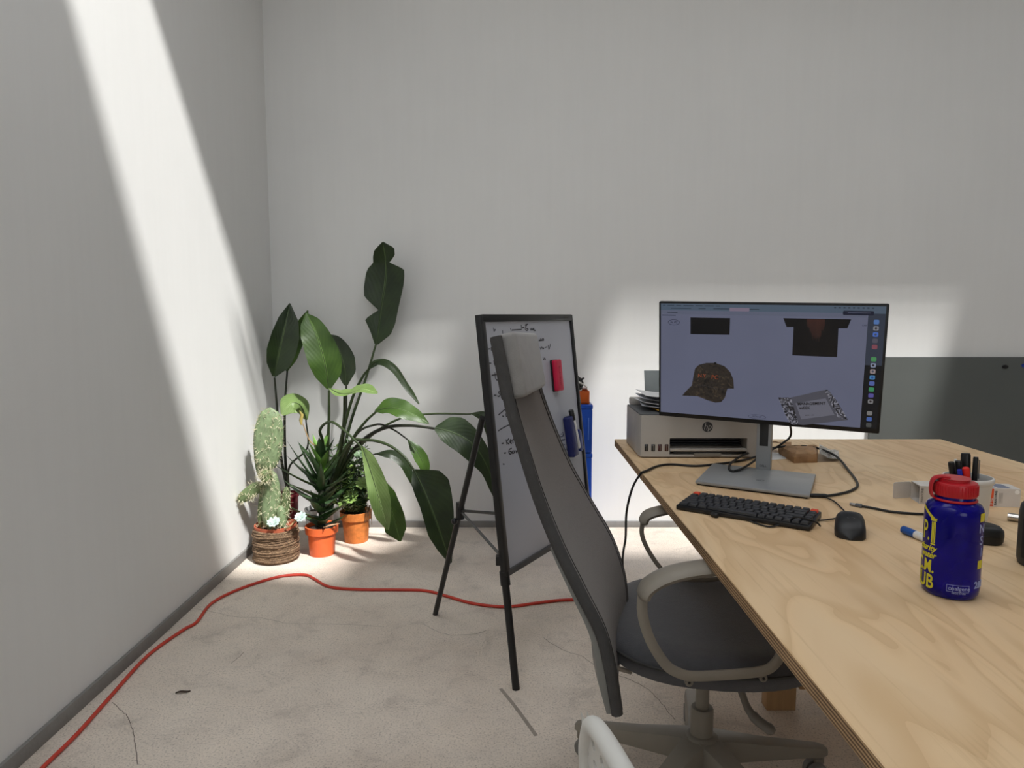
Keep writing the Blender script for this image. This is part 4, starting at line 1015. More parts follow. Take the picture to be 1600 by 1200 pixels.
# handwriting: pen strokes traced on the board plane
PENB = pm('marker_ink_black', (26, 26, 34), 0.5); PENBL = pm('marker_ink_blue', (34, 36, 70), 0.5)
bp_ = fl_ + EN * 0.004
def C4(x, y): return (720 + x * .25, 470 + y * .25)
def stroke(pts, mat=PENB, wd=0.0042, k=5):
    P = [onp(*C4(x, y), bp_, EN) for x, y in pts]
    if len(P) > 2: P = catmull(P, (len(P) - 1) * k)
    q = MB(); ribbon(q, P, wd, EN, 0.0006); q.build('pen_stroke', mat, board, smooth=0, recalc=False)
S = [ # heading
 [(203,168),(207,190),(212,180),(218,186)], [(260,185),(262,205)], [(310,172),(314,190)], [(318,183),(378,180)], [(376,150),(380,178)], [(382,170),(395,166)], [(412,152),(405,160),(402,178),(412,186),(420,178),(408,172)], [(400,152),(418,146)], [(432,172),(438,184),(443,172),(447,184)], [(450,186),(454,172),(460,186),(466,184)],
 # right column
 [(488,238),(494,248),(500,236),(505,246),(512,236),(520,242)], [(486,250),(520,246)], [(494,288),(500,304),(506,288),(512,302),(520,294)], [(526,292),(540,288)], [(544,276),(550,304),(560,268)], [(512,350),(518,368),(524,356),(530,370)],
 # list
 [(170,302),(182,300)], [(196,282),(188,300),(198,318),(204,316)], [(176,390),(190,390)], [(204,372),(210,400),(218,384)], [(192,466),(228,460)], [(212,448),(216,482),(226,496),(232,484)],
 [(206,590),(222,590)], [(246,568),(234,572),(244,586),(238,598),(228,594)], [(250,588),(260,582),(254,574),(248,586),(258,598)], [(234,714),(262,690),(286,668)],
 [(258,720),(268,722)], [(280,704),(284,724),(292,708),(298,722)], [(232,814),(270,790),(314,770)],
 [(254,892),(268,890)], [(282,866),(288,900)], [(300,860),(286,882),(302,896)], [(306,880),(316,876),(310,868),(306,884),(318,892)], [(322,866),(326,890),(326,868),(336,866),(338,888)], [(342,868),(346,888),(352,870)],
 [(268,952),(282,950)], [(318,922),(302,930),(300,952),(312,958),(316,944),(304,940)], [(324,938),(320,952),(332,950),(330,936),(336,952)], [(342,934),(346,952),(346,942),(354,940),(354,928),(358,950)], [(362,930),(366,950),(372,934)], [(366,950),(374,958)],
 [(262,1020),(272,1022)] ]
for s_ in S: stroke(s_, wd=0.0046 if s_[0][1] > 850 else 0.0040)
S2 = [[(590,846),(598,860),(606,842),(612,856),(620,838)], [(624,834),(630,832)], [(634,822),(640,830),(636,842),(644,836)], [(600,874),(610,884),(618,868),(624,884),(634,868),(646,872)], [(612,906),(620,914),(626,902),(634,912),(644,898),(650,902)], [(630,938),(636,948),(642,934)], [(650,932),(658,930)], [(660,916),(664,934),(670,920)], [(596,858),(640,846)], [(606,880),(650,866)]]
for s_ in S2: stroke(s_, PENBL, 0.0036)
# eraser and pen holder clinging to the board
EM = lambda px, py, off=0.004: axes(onp(px, py, bp_, EN) + EN * (off - 0.004), wdir, up, EN)
er = onp(866, 587, bp_, EN)
era = thing('board_eraser', er, 'crimson magnetic eraser stuck on the whiteboard', 'eraser')
q = MB(EM(866, 587, .0045)); q.prism(rrect(.052, .118, .006, 3), .0, .006); q.build('felt_pad', BLACKP, era, bevel=.001)
q = MB(EM(866, 587, .0045)); q.prism(rrect(.050, .116, .007, 4), .006, .024); q.build('grip_body', pm('eraser_crimson', (196, 26, 66), .45, var=.06), era, bevel=.005, seg=3)
text('MAGNETIC', 0.014, EM(866, 587, .0045) @ Matrix.Translation((.002, 0, .0242)) @ Matrix.Rotation(R_(90), 4, 'Z'), 'lettering', pm('eraser_print', (150, 18, 44), .5), era, ext=.0002)
ho = onp(890, 676, bp_, EN); NVY = pm('navy_plastic', (26, 34, 92), 0.4, var=.08)
hol = thing('pen_holder', ho, 'navy magnetic eraser with a pen clip on the whiteboard edge', 'pen holder')
q = MB(EM(887, 682, .0045)); q.M = q.M @ Matrix.Rotation(R_(6), 4, 'Z'); q.prism(rrect(.045, .155, .008, 4), 0, .028); q.build('body', NVY, hol, bevel=.005)
q = MB(EM(897, 688, .0045)); q.M = q.M @ Matrix.Rotation(R_(4), 4, 'Z'); q.prism(rrect(.030, .085, .012, 4), 0, .03); q.build('clip_pocket', pm('navy_light', (40, 56, 120), .4), hol, bevel=.004)
a = onp(884, 641, bp_, EN) + EN * .022; bq = onp(896, 700, bp_, EN) + EN * .022; d = bq - a
mk2 = thing('whiteboard_marker', bq, 'white marker with a black cap held in the navy clip on the whiteboard', 'marker')
q = MB(); q.tube([a, a + d * .02, a + d * .26], [.008, .0105, .0105], 12); q.build('cap', PBK, mk2, smooth=50)
q = MB(); q.tube([a + d * .26, a + d * .98, bq], [.0098, .0098, .008], 12); q.build('barrel', PWH, mk2, smooth=50)

# ================================================================== BLUE CASES AND ORANGE CABLE TRAY
BLU = pm('blue_case', (22, 74, 176), 0.4, var=.08)
YC = 3.55
t0, t1 = oy(926, 632, YC), oy(926, 708, YC); xr = t0.x; xl = xr - 0.30
def bluebox(z0_, z1_, lab):
    o = thing('storage_box', ((xl + xr) / 2, YC + .13, z0_), lab, 'box', 'blue boxes beside the whiteboard')
    q = MB(); q.box(((xl + xr) / 2, YC + .13, (z0_ + z1_) / 2 - .012), (xr - xl, .26, z1_ - z0_ - .024)); q.build('body', BLU, o, bevel=.006)
    q = MB(); q.box(((xl + xr) / 2, YC + .13, z1_ - .013), (xr - xl + .004, .264, .022)); q.build('lid', BLU, o, bevel=.004)
    q = MB(); q.box((xr - .02, YC - .001, (z0_ + z1_) / 2), (.004, .004, (z1_ - z0_) * .45)); q.build('printed_strip', pm('blue_pale_print', (90, 130, 210), .5), o)
    return o
bluebox(0.001, t1.z - .001, 'lower blue box on the floor behind the whiteboard')
bluebox(t1.z, t0.z, 'upper blue box stacked beside the whiteboard, under the orange tray')
ORG = pm('orange_plastic', (190, 86, 26), 0.45, var=.1)
ty = oy(921, 606, YC); tz0, tz1 = t0.z, oy(921, 612, YC).z; tx1 = oy(921, 620, YC).x; tx0 = tx1 - .22
tr = thing('cable_tray', ((tx0 + tx1) / 2, YC + .11, tz0), 'orange open tray heaped with cables on the blue boxes', 'tray')
q = MB(); t = .005; cx = (tx0 + tx1) / 2
for c, s in (((cx, YC + .02, (tz0 + tz1) / 2), (tx1 - tx0, t, tz1 - tz0)), ((cx, YC + .2, (tz0 + tz1) / 2), (tx1 - tx0, t, tz1 - tz0)), ((tx0, YC + .11, (tz0 + tz1) / 2), (t, .185, tz1 - tz0)), ((tx1, YC + .11, (tz0 + tz1) / 2), (t, .185, tz1 - tz0)), ((cx, YC + .11, tz0 + .004), (tx1 - tx0, .185, .006))): q.box(c, s)
q.build('bin', ORG, tr, bevel=.002)
rnd = random.Random(11); WHC = pm('cable_white', (214, 212, 206), .5)
for k in range(9):
    cxx = cx + rnd.uniform(.025, .055); rx = rnd.uniform(.04, .055); zz = tz1 - .006 + rnd.uniform(0, .02); hz = rnd.uniform(.03, .06)
    P = [(cxx + rx * math.cos(a_ * .42 + k), YC + .10 + rnd.uniform(.045, .06) * math.sin(a_ * .42 + k), zz + hz * (0.5 + 0.5 * math.sin(a_ * .42 * (1 + k % 2) + k * 2))) for a_ in range(16)]
    mt, lab = ((BLACKP, None), (WHC, None), (BLACKP, None))[k % 3]
    c_ = MB(); c_.tube(catmull(P, 60), .0045, 6); o = c_.build('coiled_cable', mt, origin=P[0], smooth=60)
    tag(o, ('black cable coiled in the orange tray on the blue boxes' if mt is BLACKP else 'white cable coiled in the orange tray on the blue boxes'), 'cable', 'cables in the orange tray')

# ================================================================== RED EXTENSION CORD, DRY LEAF
REDC = pm('red_cord', (196, 62, 46), 0.45, var=.06)
pts = [(40,1230),(66,1200),(120,1147),(170,1091),(230,1025),(285,985),(307,972),(330,943),(370,922),(420,905),(450,899),(478,898.5),(492,905),(515,917),(560,921),(620,921.5),(665,923),(700,932),(740,943),(790,948),(840,942),(880,937.5),(930,936.5),(985,938),(1050,930),(1150,905)]
P = catmull([oz(x, y, .0065) for x, y in pts], 150)
q = MB(); q.tube(P, .0062, 8); tag(q.build('extension_cord', REDC, origin=P[0], smooth=60), 'red-orange extension cord snaking across the concrete floor', 'cord')
lf = oz(286, 1083, 0); q = MB(frame(lf, R_(20)))
q.grid([[(-.022 + .044 * i / 6, s * .006 * math.sin(math.pi * (i + .15) / 6.3), .002 + .004 * abs(s) + .002 * math.sin(i)) for s in (-1, 0, 1)] for i in range(7)])
tag(q.build('dry_leaf', pm('dry_leaf', (62, 48, 38), .8), origin=lf, solid=.0006), 'small dark dried leaf lying alone on the floor', 'leaf')

# ================================================================== OFFICE CHAIR
CHG = pm('chair_grey_plastic', (134, 127, 116), 0.5, var=.04)
CHD = pm('chair_dark_fabric', (74, 74, 77), 0.85, var=.08, scale=60, bump=.25, bscale=500, sheen=.3)
CHM = pm('chair_mesh_fabric', (106, 98, 93), 0.85, var=.14, scale=420, bump=.3, bscale=800, sheen=.2)
CHH = pm('headrest_fabric', (134, 132, 130), 0.9, var=.06, scale=40, bump=.2, bscale=400, sheen=.3)
RIM = pm('chair_rim_fabric', (66, 65, 64), 0.85, var=.08, scale=50, bump=.2, bscale=300)
cc = Vector((0.476, 1.675, 0)); cy_ = R_(-10)
CHF = frame(cc, cy_)
ch = thing('office_chair', cc, 'grey high-backed swivel chair with headrest pushed up to the desk', 'chair')
# seat: stacked rounded outlines
def outline(sx, sy, n=40, p=2.6):
    out = []
    for k in range(n):
        a_ = 6.2832 * k / n; ca, sa = math.cos(a_), math.sin(a_)
        out.append((sx * math.copysign(abs(ca) ** (2 / p), ca), sy * math.copysign(abs(sa) ** (2 / p), sa)))
    return out
m = MB(CHF); rings = []
for z, s in ((.404, .93), (.409, .975), (.424, .99), (.440, 1.0), (.455, .985), (.467, .94), (.473, .86)):
    rings.append([(x * s + .015, y * s, z + .012 * (x * s) / .25 * (1 if x > 0 else .3)) for x, y in outline(.262, .268)])
for s in (.7, .45, .2):
    rings.append([(x * s + .015, y * s, .474 - .006 * (1 - s)) for x, y in outline(.262, .268)])
m.grid(rings, closed=True); m.add(rings[0], [tuple(range(40))]); m.add(rings[-1], [tuple(range(40))])
seat = m.build('seat', CHD, ch, smooth=50)
m = MB(CHF); P = [(x * 1.0 + .015, y * 1.0, .4425 + (.010 * x / .25 if x > 0 else .003 * x / .25)) for x, y in outline(.2645, .2705)]; m.tube(P, .003, 6, closed=True); m.build('seat_piping', RIM, seat, smooth=60)
m = MB(CHF); R2 = [[(x * s + .015, y * s, z) for x, y in outline(.20, .17)] for z, s in ((.372, .70), (.380, .90), (.405, 1.0))]
m.grid(R2, closed=True); m.add(R2[0], [tuple(range(40))]); m.build('seat_pan', pm('seat_pan_dark', (52, 50, 48), .6), ch, smooth=50)
# backrest: a twisted, curved panel between a near and a far edge line
Nn = [(973,1115,1.36),(962,1045,1.36),(946,985,1.37),(916,925,1.38),(879,850,1.40),(849,775,1.42),(825,700,1.43),(806,635,1.44),(795,580,1.45),(783,524,1.46)]
Ff = [(985,987,1.74),(981,934,1.75),(976,893,1.76),(957,837,1.77),(926,783,1.77),(893,724,1.76),(866,662,1.74),(848,612,1.70),(838,573,1.67),(828,527,1.65)]
Ne = catmull([oy(*p) for p in Nn], 36); Fe = catmull([oy(*p) for p in Ff], 36)
def back_row(i, off=0.0):
    a, bq = Ne[i], Fe[i]; t = (Ne[min(i+1, 36)] - Ne[max(i-1, 0)]).normalized(); w_ = (bq - a)
    n_ = w_.cross(t).normalized(); n_ = n_ if n_.x > 0 else -n_
    return [a.lerp(bq, k / 10) + n_ * (off - 0.030 * math.sin(math.pi * k / 10) * .6) for k in range(11)], n_
TH = .023
m = MB(); F_ = [back_row(i)[0] for i in range(37)]; B_ = [back_row(i, -TH)[0] for i in range(37)]
m.grid([F_[i] + B_[i][::-1] for i in range(37)], closed=True); m.add(F_[0] + B_[0][::-1], [tuple(range(22))]); m.add(F_[-1] + B_[-1][::-1], [tuple(range(22))])
m.cur = 0; back_ = m.build('backrest', CHM, ch, smooth=45, label='tall curved mesh backrest')
for edge in (0, 10):
    q = MB(); P = [(F_[i][edge] + B_[i][edge]) / 2 for i in range(37)]; q.tube(P, TH * .56, 8, flat=1.0); q.build('rim', RIM, back_, smooth=60)
    q = MB(); q.tube([F_[i][edge] + (F_[i][5] - F_[i][edge]).normalized() * .016 for i in range(37)], .0012, 5); q.build('seam', pm('chair_seam', (58, 57, 57), .9), back_)
# back shell of the lower part
q = MB(); rows_ = []
for i in range(0, 17):
    r1, n_ = back_row(i, -TH - .001); k_ = 1 - i / 17
    r2_ = [p - n_ * (.004 + .030 * min(1, i / 4 + .35) * k_ * (0.45 + 0.55 * math.sin(math.pi * j / 10))) for j, p in enumerate(r1)]
    rows_.append(r2_ + r1[::-1])
q.grid(rows_, closed=True); q.add(rows_[0], [tuple(range(22))]); q.add(rows_[-1], [tuple(range(22))]); q.build('back_shell', pm('shell_grey', (122, 122, 118), .55, var=.03), ch, smooth=50)
# headrest cushion: rounded block in front of the top of the backrest
nf = [oy(824, 620, 1.44), oy(855, 603, 1.655), oy(840, 519, 1.655), oy(804, 517, 1.46)]     # front face: near-low, far-low, far-high, near-high
nh = (nf[1] - nf[0]).cross(nf[3] - nf[0]).normalized(); nh = nh if nh.x > 0 else -nh
m = MB(); bk = [p - nh * .040 for p in nf]; m.hexa(bk + [p for p in nf]); hd = m.build('headrest', CHH, ch, bevel=.011, seg=4, smooth=70, label='padded light grey headrest cushion')
m = MB(); P = [p - nh * .040 for p in nf]; m.tube(catmull(P + [P[0]], 24)[:-1], .004, 6, closed=True); 
q = MB(); o_ = [p - nh * .058 + (p - sum(nf, Vector()) / 4) * -.03 for p in nf]; o2 = [p - nh * .046 + (p - sum(nf, Vector()) / 4) * -.03 for p in nf]; q.hexa(o_ + o2); q.build('headrest_sleeve', RIM, ch, bevel=.005)
# armrests
def arm(pad, loopp, Y, wd, lr):
    P = catmull([oy(x, y, Y) for x, y in pad], 20)
    q = MB(); q.tube(P, [wd * .62] + [wd] * 19 + [wd * .7], 10, flat=.42, up=(-.25, 0, 1)); q.build('armrest_pad', CHG, ch, smooth=60)
    L = catmull([oy(x, y, Y) + Vector((0, yy, 0)) for x, y, yy in loopp], 44)
    q = MB(); q.tube(L, lr, 8, flat=.5, up=(0, 1, 0)); q.build('armrest_loop', CHG, ch, smooth=60)
arm([(1004,934),(1011,918),(1034,903),(1066,893),(1112,886.5),(1170,884),(1220,887)], [(1004,930,0),(1004,960,0),(1016,1000,0),(1040,1038,0),(1062,1052,0),(1085,1056.5,0),(1140,1054,0),(1188,1049,0),(1210,1038,0),(1224,1010,0),(1228,950,0),(1216,892,0)], 1.385, .034, .0115)
arm([(1004,818),(1010,806),(1028,799),(1060,794),(1110,792),(1150,794)], [(1004,815,0),(1003,835,0),(1012,858,0),(1030,885,0),(1050,902,0),(1100,906,0),(1130,900,0),(1148,870,0),(1150,800,0)], 1.86, .030, .0065)
for px, py in ((1077, 1067), (1193, 1060)):
    p = oy(px, py, 1.392); q = MB(axes(p, (1, 0, 0), (0, 0, 1), (0, -1, 0))); q.lathe([(.0085, -.02), (.0085, 0), (.007, .0015), (.005, .0015), (.0045, 0), (0, 0)], 18, cap1=False); bo_ = q.build('arm_bolt', CHG, ch, smooth=40)
    q = MB(axes(p, (1, 0, 0), (0, 0, 1), (0, -1, 0))); q.lathe([(.003, .0005), (.003, .001)], 8); q.build('bolt_socket', BLACKP, bo_)
# mechanism, gas lift, base
m = MB(CHF); m.box((.02, 0, .362), (.20, .12, .035)); m.build('tilt_mechanism', pm('seat_pan_dark', (52, 50, 48), .6), ch, bevel=.008)
m = MB(CHF); m.tube([(-.06, 0, .365), (-.18, 0, .37), (-.235, 0, .39), (-.26, 0, .45)], .022, 8, flat=.5); m.build('back_bracket', CHG, ch, smooth=60)
m = MB(CHF); m.lathe([(.0165, .20), (.0165, .36)], 20); m.build('gas_lift', CHG, ch)
m = MB(CHF); m.lathe([(.028, .13), (.028, .219), (.026, .224), (.019, .224)], 28); m.build('lift_sleeve', CHG, ch, smooth=40)
m = MB(CHF); m.lathe([(.020, .085), (.048, .09), (.052, .12), (.040, .150), (.032, .155)], 28); m.build('hub', CHG, ch, smooth=40)
SPK = .33
for k in range(5):
    a_ = R_(152 + 72 * k) - cy_; dx, dy = math.cos(a_), math.sin(a_); M2 = CHF @ Matrix.Rotation(a_, 4, 'Z')
    q = MB(M2); R2 = []
    for x, w_, zt, zb in ((.02, .040, .152, .090), (.08, .034, .140, .088), (.16, .028, .122, .082), (.25, .023, .106, .076), (.32, .020, .094, .070), (.34, .013, .088, .072)):
        R2.append([(x, -w_, zb), (x, -w_ * .8, zt), (x, w_ * .8, zt), (x, w_, zb)])
    q.grid(R2, closed=True); q.add(R2[-1], [(0, 1, 2, 3)]); q.build('base_spoke', CHG, ch, bevel=.003)
    q = MB(M2); q.tube([(SPK, 0, .080), (SPK, 0, .045)], .006, 8); q.box((SPK - .01, 0, .048), (.02, .012, .02)); cs_ = q.build('caster_fork', CHG, ch)
    for s in (-1, 1):
        q = MB(M2 @ Matrix.Translation((SPK - .018, s * .012, .0265)) @ Matrix.Rotation(R_(90), 4, 'X')); q.lathe([(.010, -.009), (.0235, -.008), (.0262, -.004), (.0262, .004), (.0235, .008), (.010, .009)], 20); q.build('caster_wheel', pm('caster_grey', (128, 126, 122), .5), cs_, smooth=40)
P = [oy(1151, 1060, 1.46), oy(1160, 1085, 1.46), oy(1168, 1106, 1.46), oy(1180, 1122, 1.45), oy(1196, 1135, 1.44), oy(1211, 1144, 1.43)]
m = MB(); m.tube(catmull(P, 16), [.010] * 9 + [.013] * 5 + [.0145, .012, .006], 8, flat=.6, up=(0, -.4, 1)); m.build('height_lever', pm('lever_grey', (104, 98, 90), .5), ch, smooth=60)
P = [oy(945, 988, 1.46), oy(941, 992, 1.46), oy(940, 1002, 1.46), oy(946, 1022, 1.47), oy(956, 1040, 1.5), oy(985, 1050, 1.55)]
m = MB(); m.tube(catmull(P, 20), .0055, 8); m.build('lumbar_bar', pm('lumbar_beige', (158, 150, 138), .5), ch, smooth=60)

# ================================================================== WHITE PERFORATED CHAIR (only its back corner shows)
WCH = pm('white_chair_plastic', (206, 205, 200), 0.4, var=.02)
wx = 0.116; w0, w1, zt = 0.30, 0.715, 0.815
wc = thing('plastic_chair', ((wx + .23), (w0 + w1) / 2, 0), 'white plastic chair with a perforated back, nearest the camera', 'chair')
WM = Matrix.Translation((wx, w1, 0)) @ Matrix.Rotation(R_(11), 4, 'Z') @ Matrix.Translation((0, -(w1 - w0) / 2, 0))
hw = (w1 - w0) / 2
# perforated panel made of cells, each with an octagonal hole
q = MB(WM); cell = .026; ny, nz = 14, 13; th = .006
def pcv(y, z): return (-0.09 * (z - .46) - .02 + .04 * y * y, y, z)
for i in range(ny):
    for j in range(nz):
        y0_, z0_ = -hw + .014 + i * (2 * hw - .028) / ny, .50 + j * .0225; dy_, dz_ = (2 * hw - .028) / ny, .0225
        cyy, czz = y0_ + dy_ / 2, z0_ + dz_ / 2; r = .0062
        sq = [(y0_, z0_), (y0_ + dy_ / 2, z0_), (y0_ + dy_, z0_), (y0_ + dy_, czz), (y0_ + dy_, z0_ + dz_), (cyy, z0_ + dz_), (y0_, z0_ + dz_), (y0_, czz)]
        oc = [(cyy + r * math.cos(R_(225 + 45 * k)), czz + r * math.sin(R_(225 + 45 * k))) for k in range(8)]
        for s in (0, th):
            V = [Vector(pcv(*p)) + Vector((s, 0, 0)) for p in sq + oc]
            q.add(V, [(k, (k+1) % 8, 8 + (k+1) % 8, 8 + k) for k in range(8)])
        V = [Vector(pcv(*p)) for p in oc] + [Vector(pcv(*p)) + Vector((th, 0, 0)) for p in oc]; q.add(V, [(k, (k+1) % 8, 8 + (k+1) % 8, 8 + k) for k in range(8)])
q.build('perforated_back', WCH, wc, smooth=30)
ring = [(-hw + .012, .46), (-hw + .012, .70), (-hw + .03, .775), (-hw + .075, .805), (0, .812), (hw - .075, .805), (hw - .03, .775), (hw - .012, .70), (hw - .012, .46)]
P = catmull([Vector(pcv(*p)) + Vector((th / 2, 0, 0)) for p in ring], 60); q = MB(WM); q.tube(P, .0098, 12, flat=1.0); q.build('back_frame', WCH, wc, smooth=60)
q = MB(WM); q.grid([[(x, y, .452 - .02 * math.cos(y * 6) + .03 * max(0, -x)) for y in [(-hw + .01) + k * (2 * hw - .02) / 8 for k in range(9)]] for x in (0.0, .08, .18, .28, .36, .40)]); q.build('seat', WCH, wc, solid=.014, smooth=60)
for sx, sy in ((.03, -1), (.03, 1), (.36, -1), (.36, 1)):
    q = MB(WM); q.tube([(sx, sy * (hw - .05), .44), (sx + (-.04 if sx < .1 else .03), sy * (hw - .01), 0)], .013, 10); q.build('leg', WCH, wc)

# ================================================================== PLANTS
LF_D = mat_leaf('leaf_deep_green', (24, 40, 18), (44, 62, 26), 0.38, 0.10)
LF_M = mat_leaf('leaf_mid_green', (46, 72, 24), (70, 98, 36), 0.42, 0.16)
LF_L = mat_leaf('leaf_fresh_green', (104, 130, 70), (134, 158, 98), 0.42, 0.18)  # paler green with the sunlight on the lit leaves painted in
STEM = pm('petiole_green', (46, 60, 30), 0.5, var=.2); STEMD = pm('petiole_dark', (34, 38, 26), 0.5, var=.2)
SOIL = pm('potting_soil', (52, 40, 32), 0.95, var=.4, scale=60, bump=1.0, bscale=120)

def leaf(parent, spine, wl, wr, N, mat, fold=0.25, ripple=0.004, nseg=26, nac=6, droop=0.0, ph=0.0, gloss=None):
    """one broad blade: midrib through spine, half-widths wl / wr in metres along it, upper side towards N"""
    P = catmull(spine, nseg); N = Vector(N).normalized(); q = MB(); rows_ = []; uvs = []
    for i, p in enumerate(P):
        t = i / nseg; T = (P[min(i + 1, nseg)] - P[max(i - 1, 0)]).normalized()
        S_ = T.cross(N)
        S_ = S_.normalized() if S_.length > 1e-4 else Vector((1, 0, 0))
        Nn_ = S_.cross(T).normalized()
        r_ = []
        for k in range(-nac, nac + 1):
            s_ = k / nac; w_ = lerp_list(wr if s_ > 0 else wl, t); a_ = abs(s_)
            lift = w_ * a_ * math.sin(fold) - droop * (w_ * a_ * a_) + ripple * math.sin(9 * t + ph + s_ * 2) * a_ + ripple * .5 * math.sin(23 * t + ph) * a_
            r_.append(p + S_ * (s_ * w_ * math.cos(fold)) + Nn_ * lift); uvs.append((s_, t))
        rows_.append(r_)
    q.grid(rows_); q.uv = {i: uv for i, uv in enumerate(uvs)}
    o = q.build('leaf', mat, parent, smooth=80, recalc=False)
    rib = MB(); rib.tube([p - N * .0006 for p in P], [.0036 * (1 - .8 * i / nseg) for i in range(nseg + 1)], 6); rib.build('midrib', STEM, o, smooth=60)
    return o
def petiole(parent, pts, r0, r1, mat=STEM, n=26):
    P = catmull(pts, n); q = MB(); q.tube(P, [r0 + (r1 - r0) * i / n for i in range(n + 1)], 8); return q.build('petiole', mat, parent, smooth=60)
K = 3.55 / 1100                                   # metres per pixel at the plants
def W(*v): return [x * K for x in v]
def pot(parent, c, r0, r1, h, mat, rim=0.0, rimh=0.03, soil=0.02, n=36):
    q = MB(Matrix.Translation(c)); pr_ = [(0, 0.001), (r0, 0.0), (r0 + .002, .004)]
    if rim: pr_ += [(r1 - .004, h - rimh), (r1 + rim, h - rimh + .003), (r1 + rim + .002, h - .002)]
    else: pr_ += [(r1, h - .002)]
    pr_ += [(r1 + rim - .001, h), (r1 + rim - .006, h - .002), (r1 - .009, h - soil - .03), (0, h - soil - .03)]
    q.lathe(pr_, n, cap0=False, cap1=False); q.build('pot', mat, parent, smooth=40)
    q = MB(Matrix.Translation(c)); q.lathe([(r1 - .008, h - soil - .004), (r1 - .02, h - soil), (0.3 * r1, h - soil + .004), (0, h - soil + .004)], 24, cap0=False, cap1=False, jitter=.02); q.build('soil', SOIL, parent, smooth=60)

# ---- bird-of-paradise in a white pot, behind the others
sp = Vector((-1.035, 3.70, 0))
st = thing('strelitzia_plant', sp, 'tall broad-leaved plant with arching stems in a white pot by the corner', 'plant')
pot(st, sp, .062, .078, .17, pm('white_glazed_pot', (206, 206, 204), .4))
root = sp + Vector((0.03, -.01, .15))
def S1(px, py, y): return oy(px, py, y)
def stem(pts, r=.0075, mat=STEM): petiole(st, [root + Vector((random.uniform(-.02, .03), random.uniform(-.02, .02), 0))] + [S1(*p) for p in pts], r * 1.4, r * .7, mat)
F_CAM = (0, -1, .15)
# 1 tallest, torn
stem([(528,740,3.72),(548,660,3.74),(572,590,3.76),(588,536,3.78)])
leaf(st, [S1(588,538,3.78), S1(595,485,3.79), S1(602,440,3.79), S1(603,410,3.78), S1(598,378,3.74)], W(3,12,24,4,30,33,33,32,29,21,20,16,1), W(3,22,27,28,29,30,31,31,30,6,16,17,1), (.05, -1, .1), LF_D, .10, .003, nseg=44)
# 2 upright fresh leaf
stem([(512,720,3.58),(514,650,3.5),(514,610,3.46)])
leaf(st, [S1(514,608,3.46), S1(507,565,3.45), S1(494,520,3.47), S1(479,489,3.52)], W(3,18,24,25,24,18,1), W(3,22,27,24,18,12,1), (.15, -1, .25), LF_M, .22)
# 3 dark leaf behind
stem([(530,720,3.74),(540,650,3.77),(541,602,3.78)], mat=STEMD)
leaf(st, [S1(541,602,3.78), S1(537,570,3.79), S1(526,540,3.80), S1(508,522,3.80)], W(4,14,16,14,10,1), W(4,20,24,20,12,1), (-.2, -1, .1), LF_D, .15)
# 4 small bright leaf
stem([(528,730,3.5),(537,660,3.38),(538,618,3.33)])
leaf(st, [S1(514,607,3.36), S1(532,615,3.33), S1(548,614,3.31), S1(566,608,3.29), S1(590,614,3.25)], W(1,5,7,9,10,12,13,9,1), W(1,6,8,9,9,10,12,9,1), (.1, -.55, .9), LF_L, .2, .004, ph=1)
# 5 narrow arching leaf
stem([(525,720,3.66),(548,630,3.6),(566,590,3.58),(580,573,3.57)])
leaf(st, [S1(573,579,3.57), S1(590,564,3.56), S1(612,571,3.54), S1(634,600,3.52), S1(655,631,3.5)], W(1,6,9,9,8,7,1), W(1,6,10,10,8,7,1), (.5, -.55, .8), LF_D, -.2, .002)
# 6 mid-height leaf to the right
stem([(528,740,3.56),(550,688,3.45),(570,660,3.4),(588,643,3.37)])
leaf(st, [S1(586,642,3.37), S1(612,637,3.35), S1(640,645,3.33), S1(670,662,3.31)], W(1,13,17,17,13,8,1), W(1,9,12,16,14,8,1), (0, -.75, .65), LF_M, .15, .004, ph=2)
# 7 long arch with the big drooping leaf behind the easel
stem([(535,730,3.58),(565,690,3.52),(600,669,3.46),(640,665,3.42),(682,670,3.40)], .009, STEMD)
leaf(st, [S1(680,668,3.40), S1(712,678,3.38), S1(742,697,3.36), S1(764,735,3.36), S1(777,787,3.38)], W(3,22,27,22,16,13,12,10,1), W(4,18,22,24,24,20,12,8,1), (-.25, -.9, .55), LF_D, .12, .005)
# 8 thin arch above it
stem([(540,728,3.64),(575,685,3.6),(620,656,3.56),(668,647,3.54),(736,647,3.52)], .006)
leaf(st, [S1(734,646,3.52), S1(754,650,3.5), S1(768,672,3.5), S1(776,712,3.5)], W(1,8,10,9,1), W(1,9,11,10,1), (-.2, -.5, .9), LF_D, .1, .002)
# 9 dark leaf low behind
stem([(545,735,3.74),(566,716,3.76),(588,709,3.77)], .005, STEMD)
leaf(st, [S1(586,709,3.77), S1(612,710,3.77), S1(634,728,3.77), S1(646,761,3.77)], W(1,9,12,11,8,1), W(1,7,9,9,7,1), (.2, -.7, .8), LF_D, -.2, .002)
# 10 small hanging leaf on a thin stem
stem([(550,690,3.5),(585,664,3.46),(612,670,3.44),(640,689,3.42)], .005, STEMD)
leaf(st, [S1(638,687,3.42), S1(652,706,3.41), S1(662,726,3.41), S1(668,746,3.42)], W(2,8,11,9,1), W(2,10,12,9,1), (.5, -.9, .3), LF_M, .25, .002)
# 11 big dark hanging leaf in front
stem([(540,700,3.42),(572,688,3.32),(604,694,3.25),(630,712,3.21),(648,736,3.19)], .007)
leaf(st, [S1(647,734,3.19), S1(664,772,3.17), S1(684,822,3.16), S1(704,880,3.17)], W(2,32,40,36,30,22,12,2), W(2,12,14,14,16,18,12,2), (.25, -1, .05), LF_D, .25, .004, ph=3)
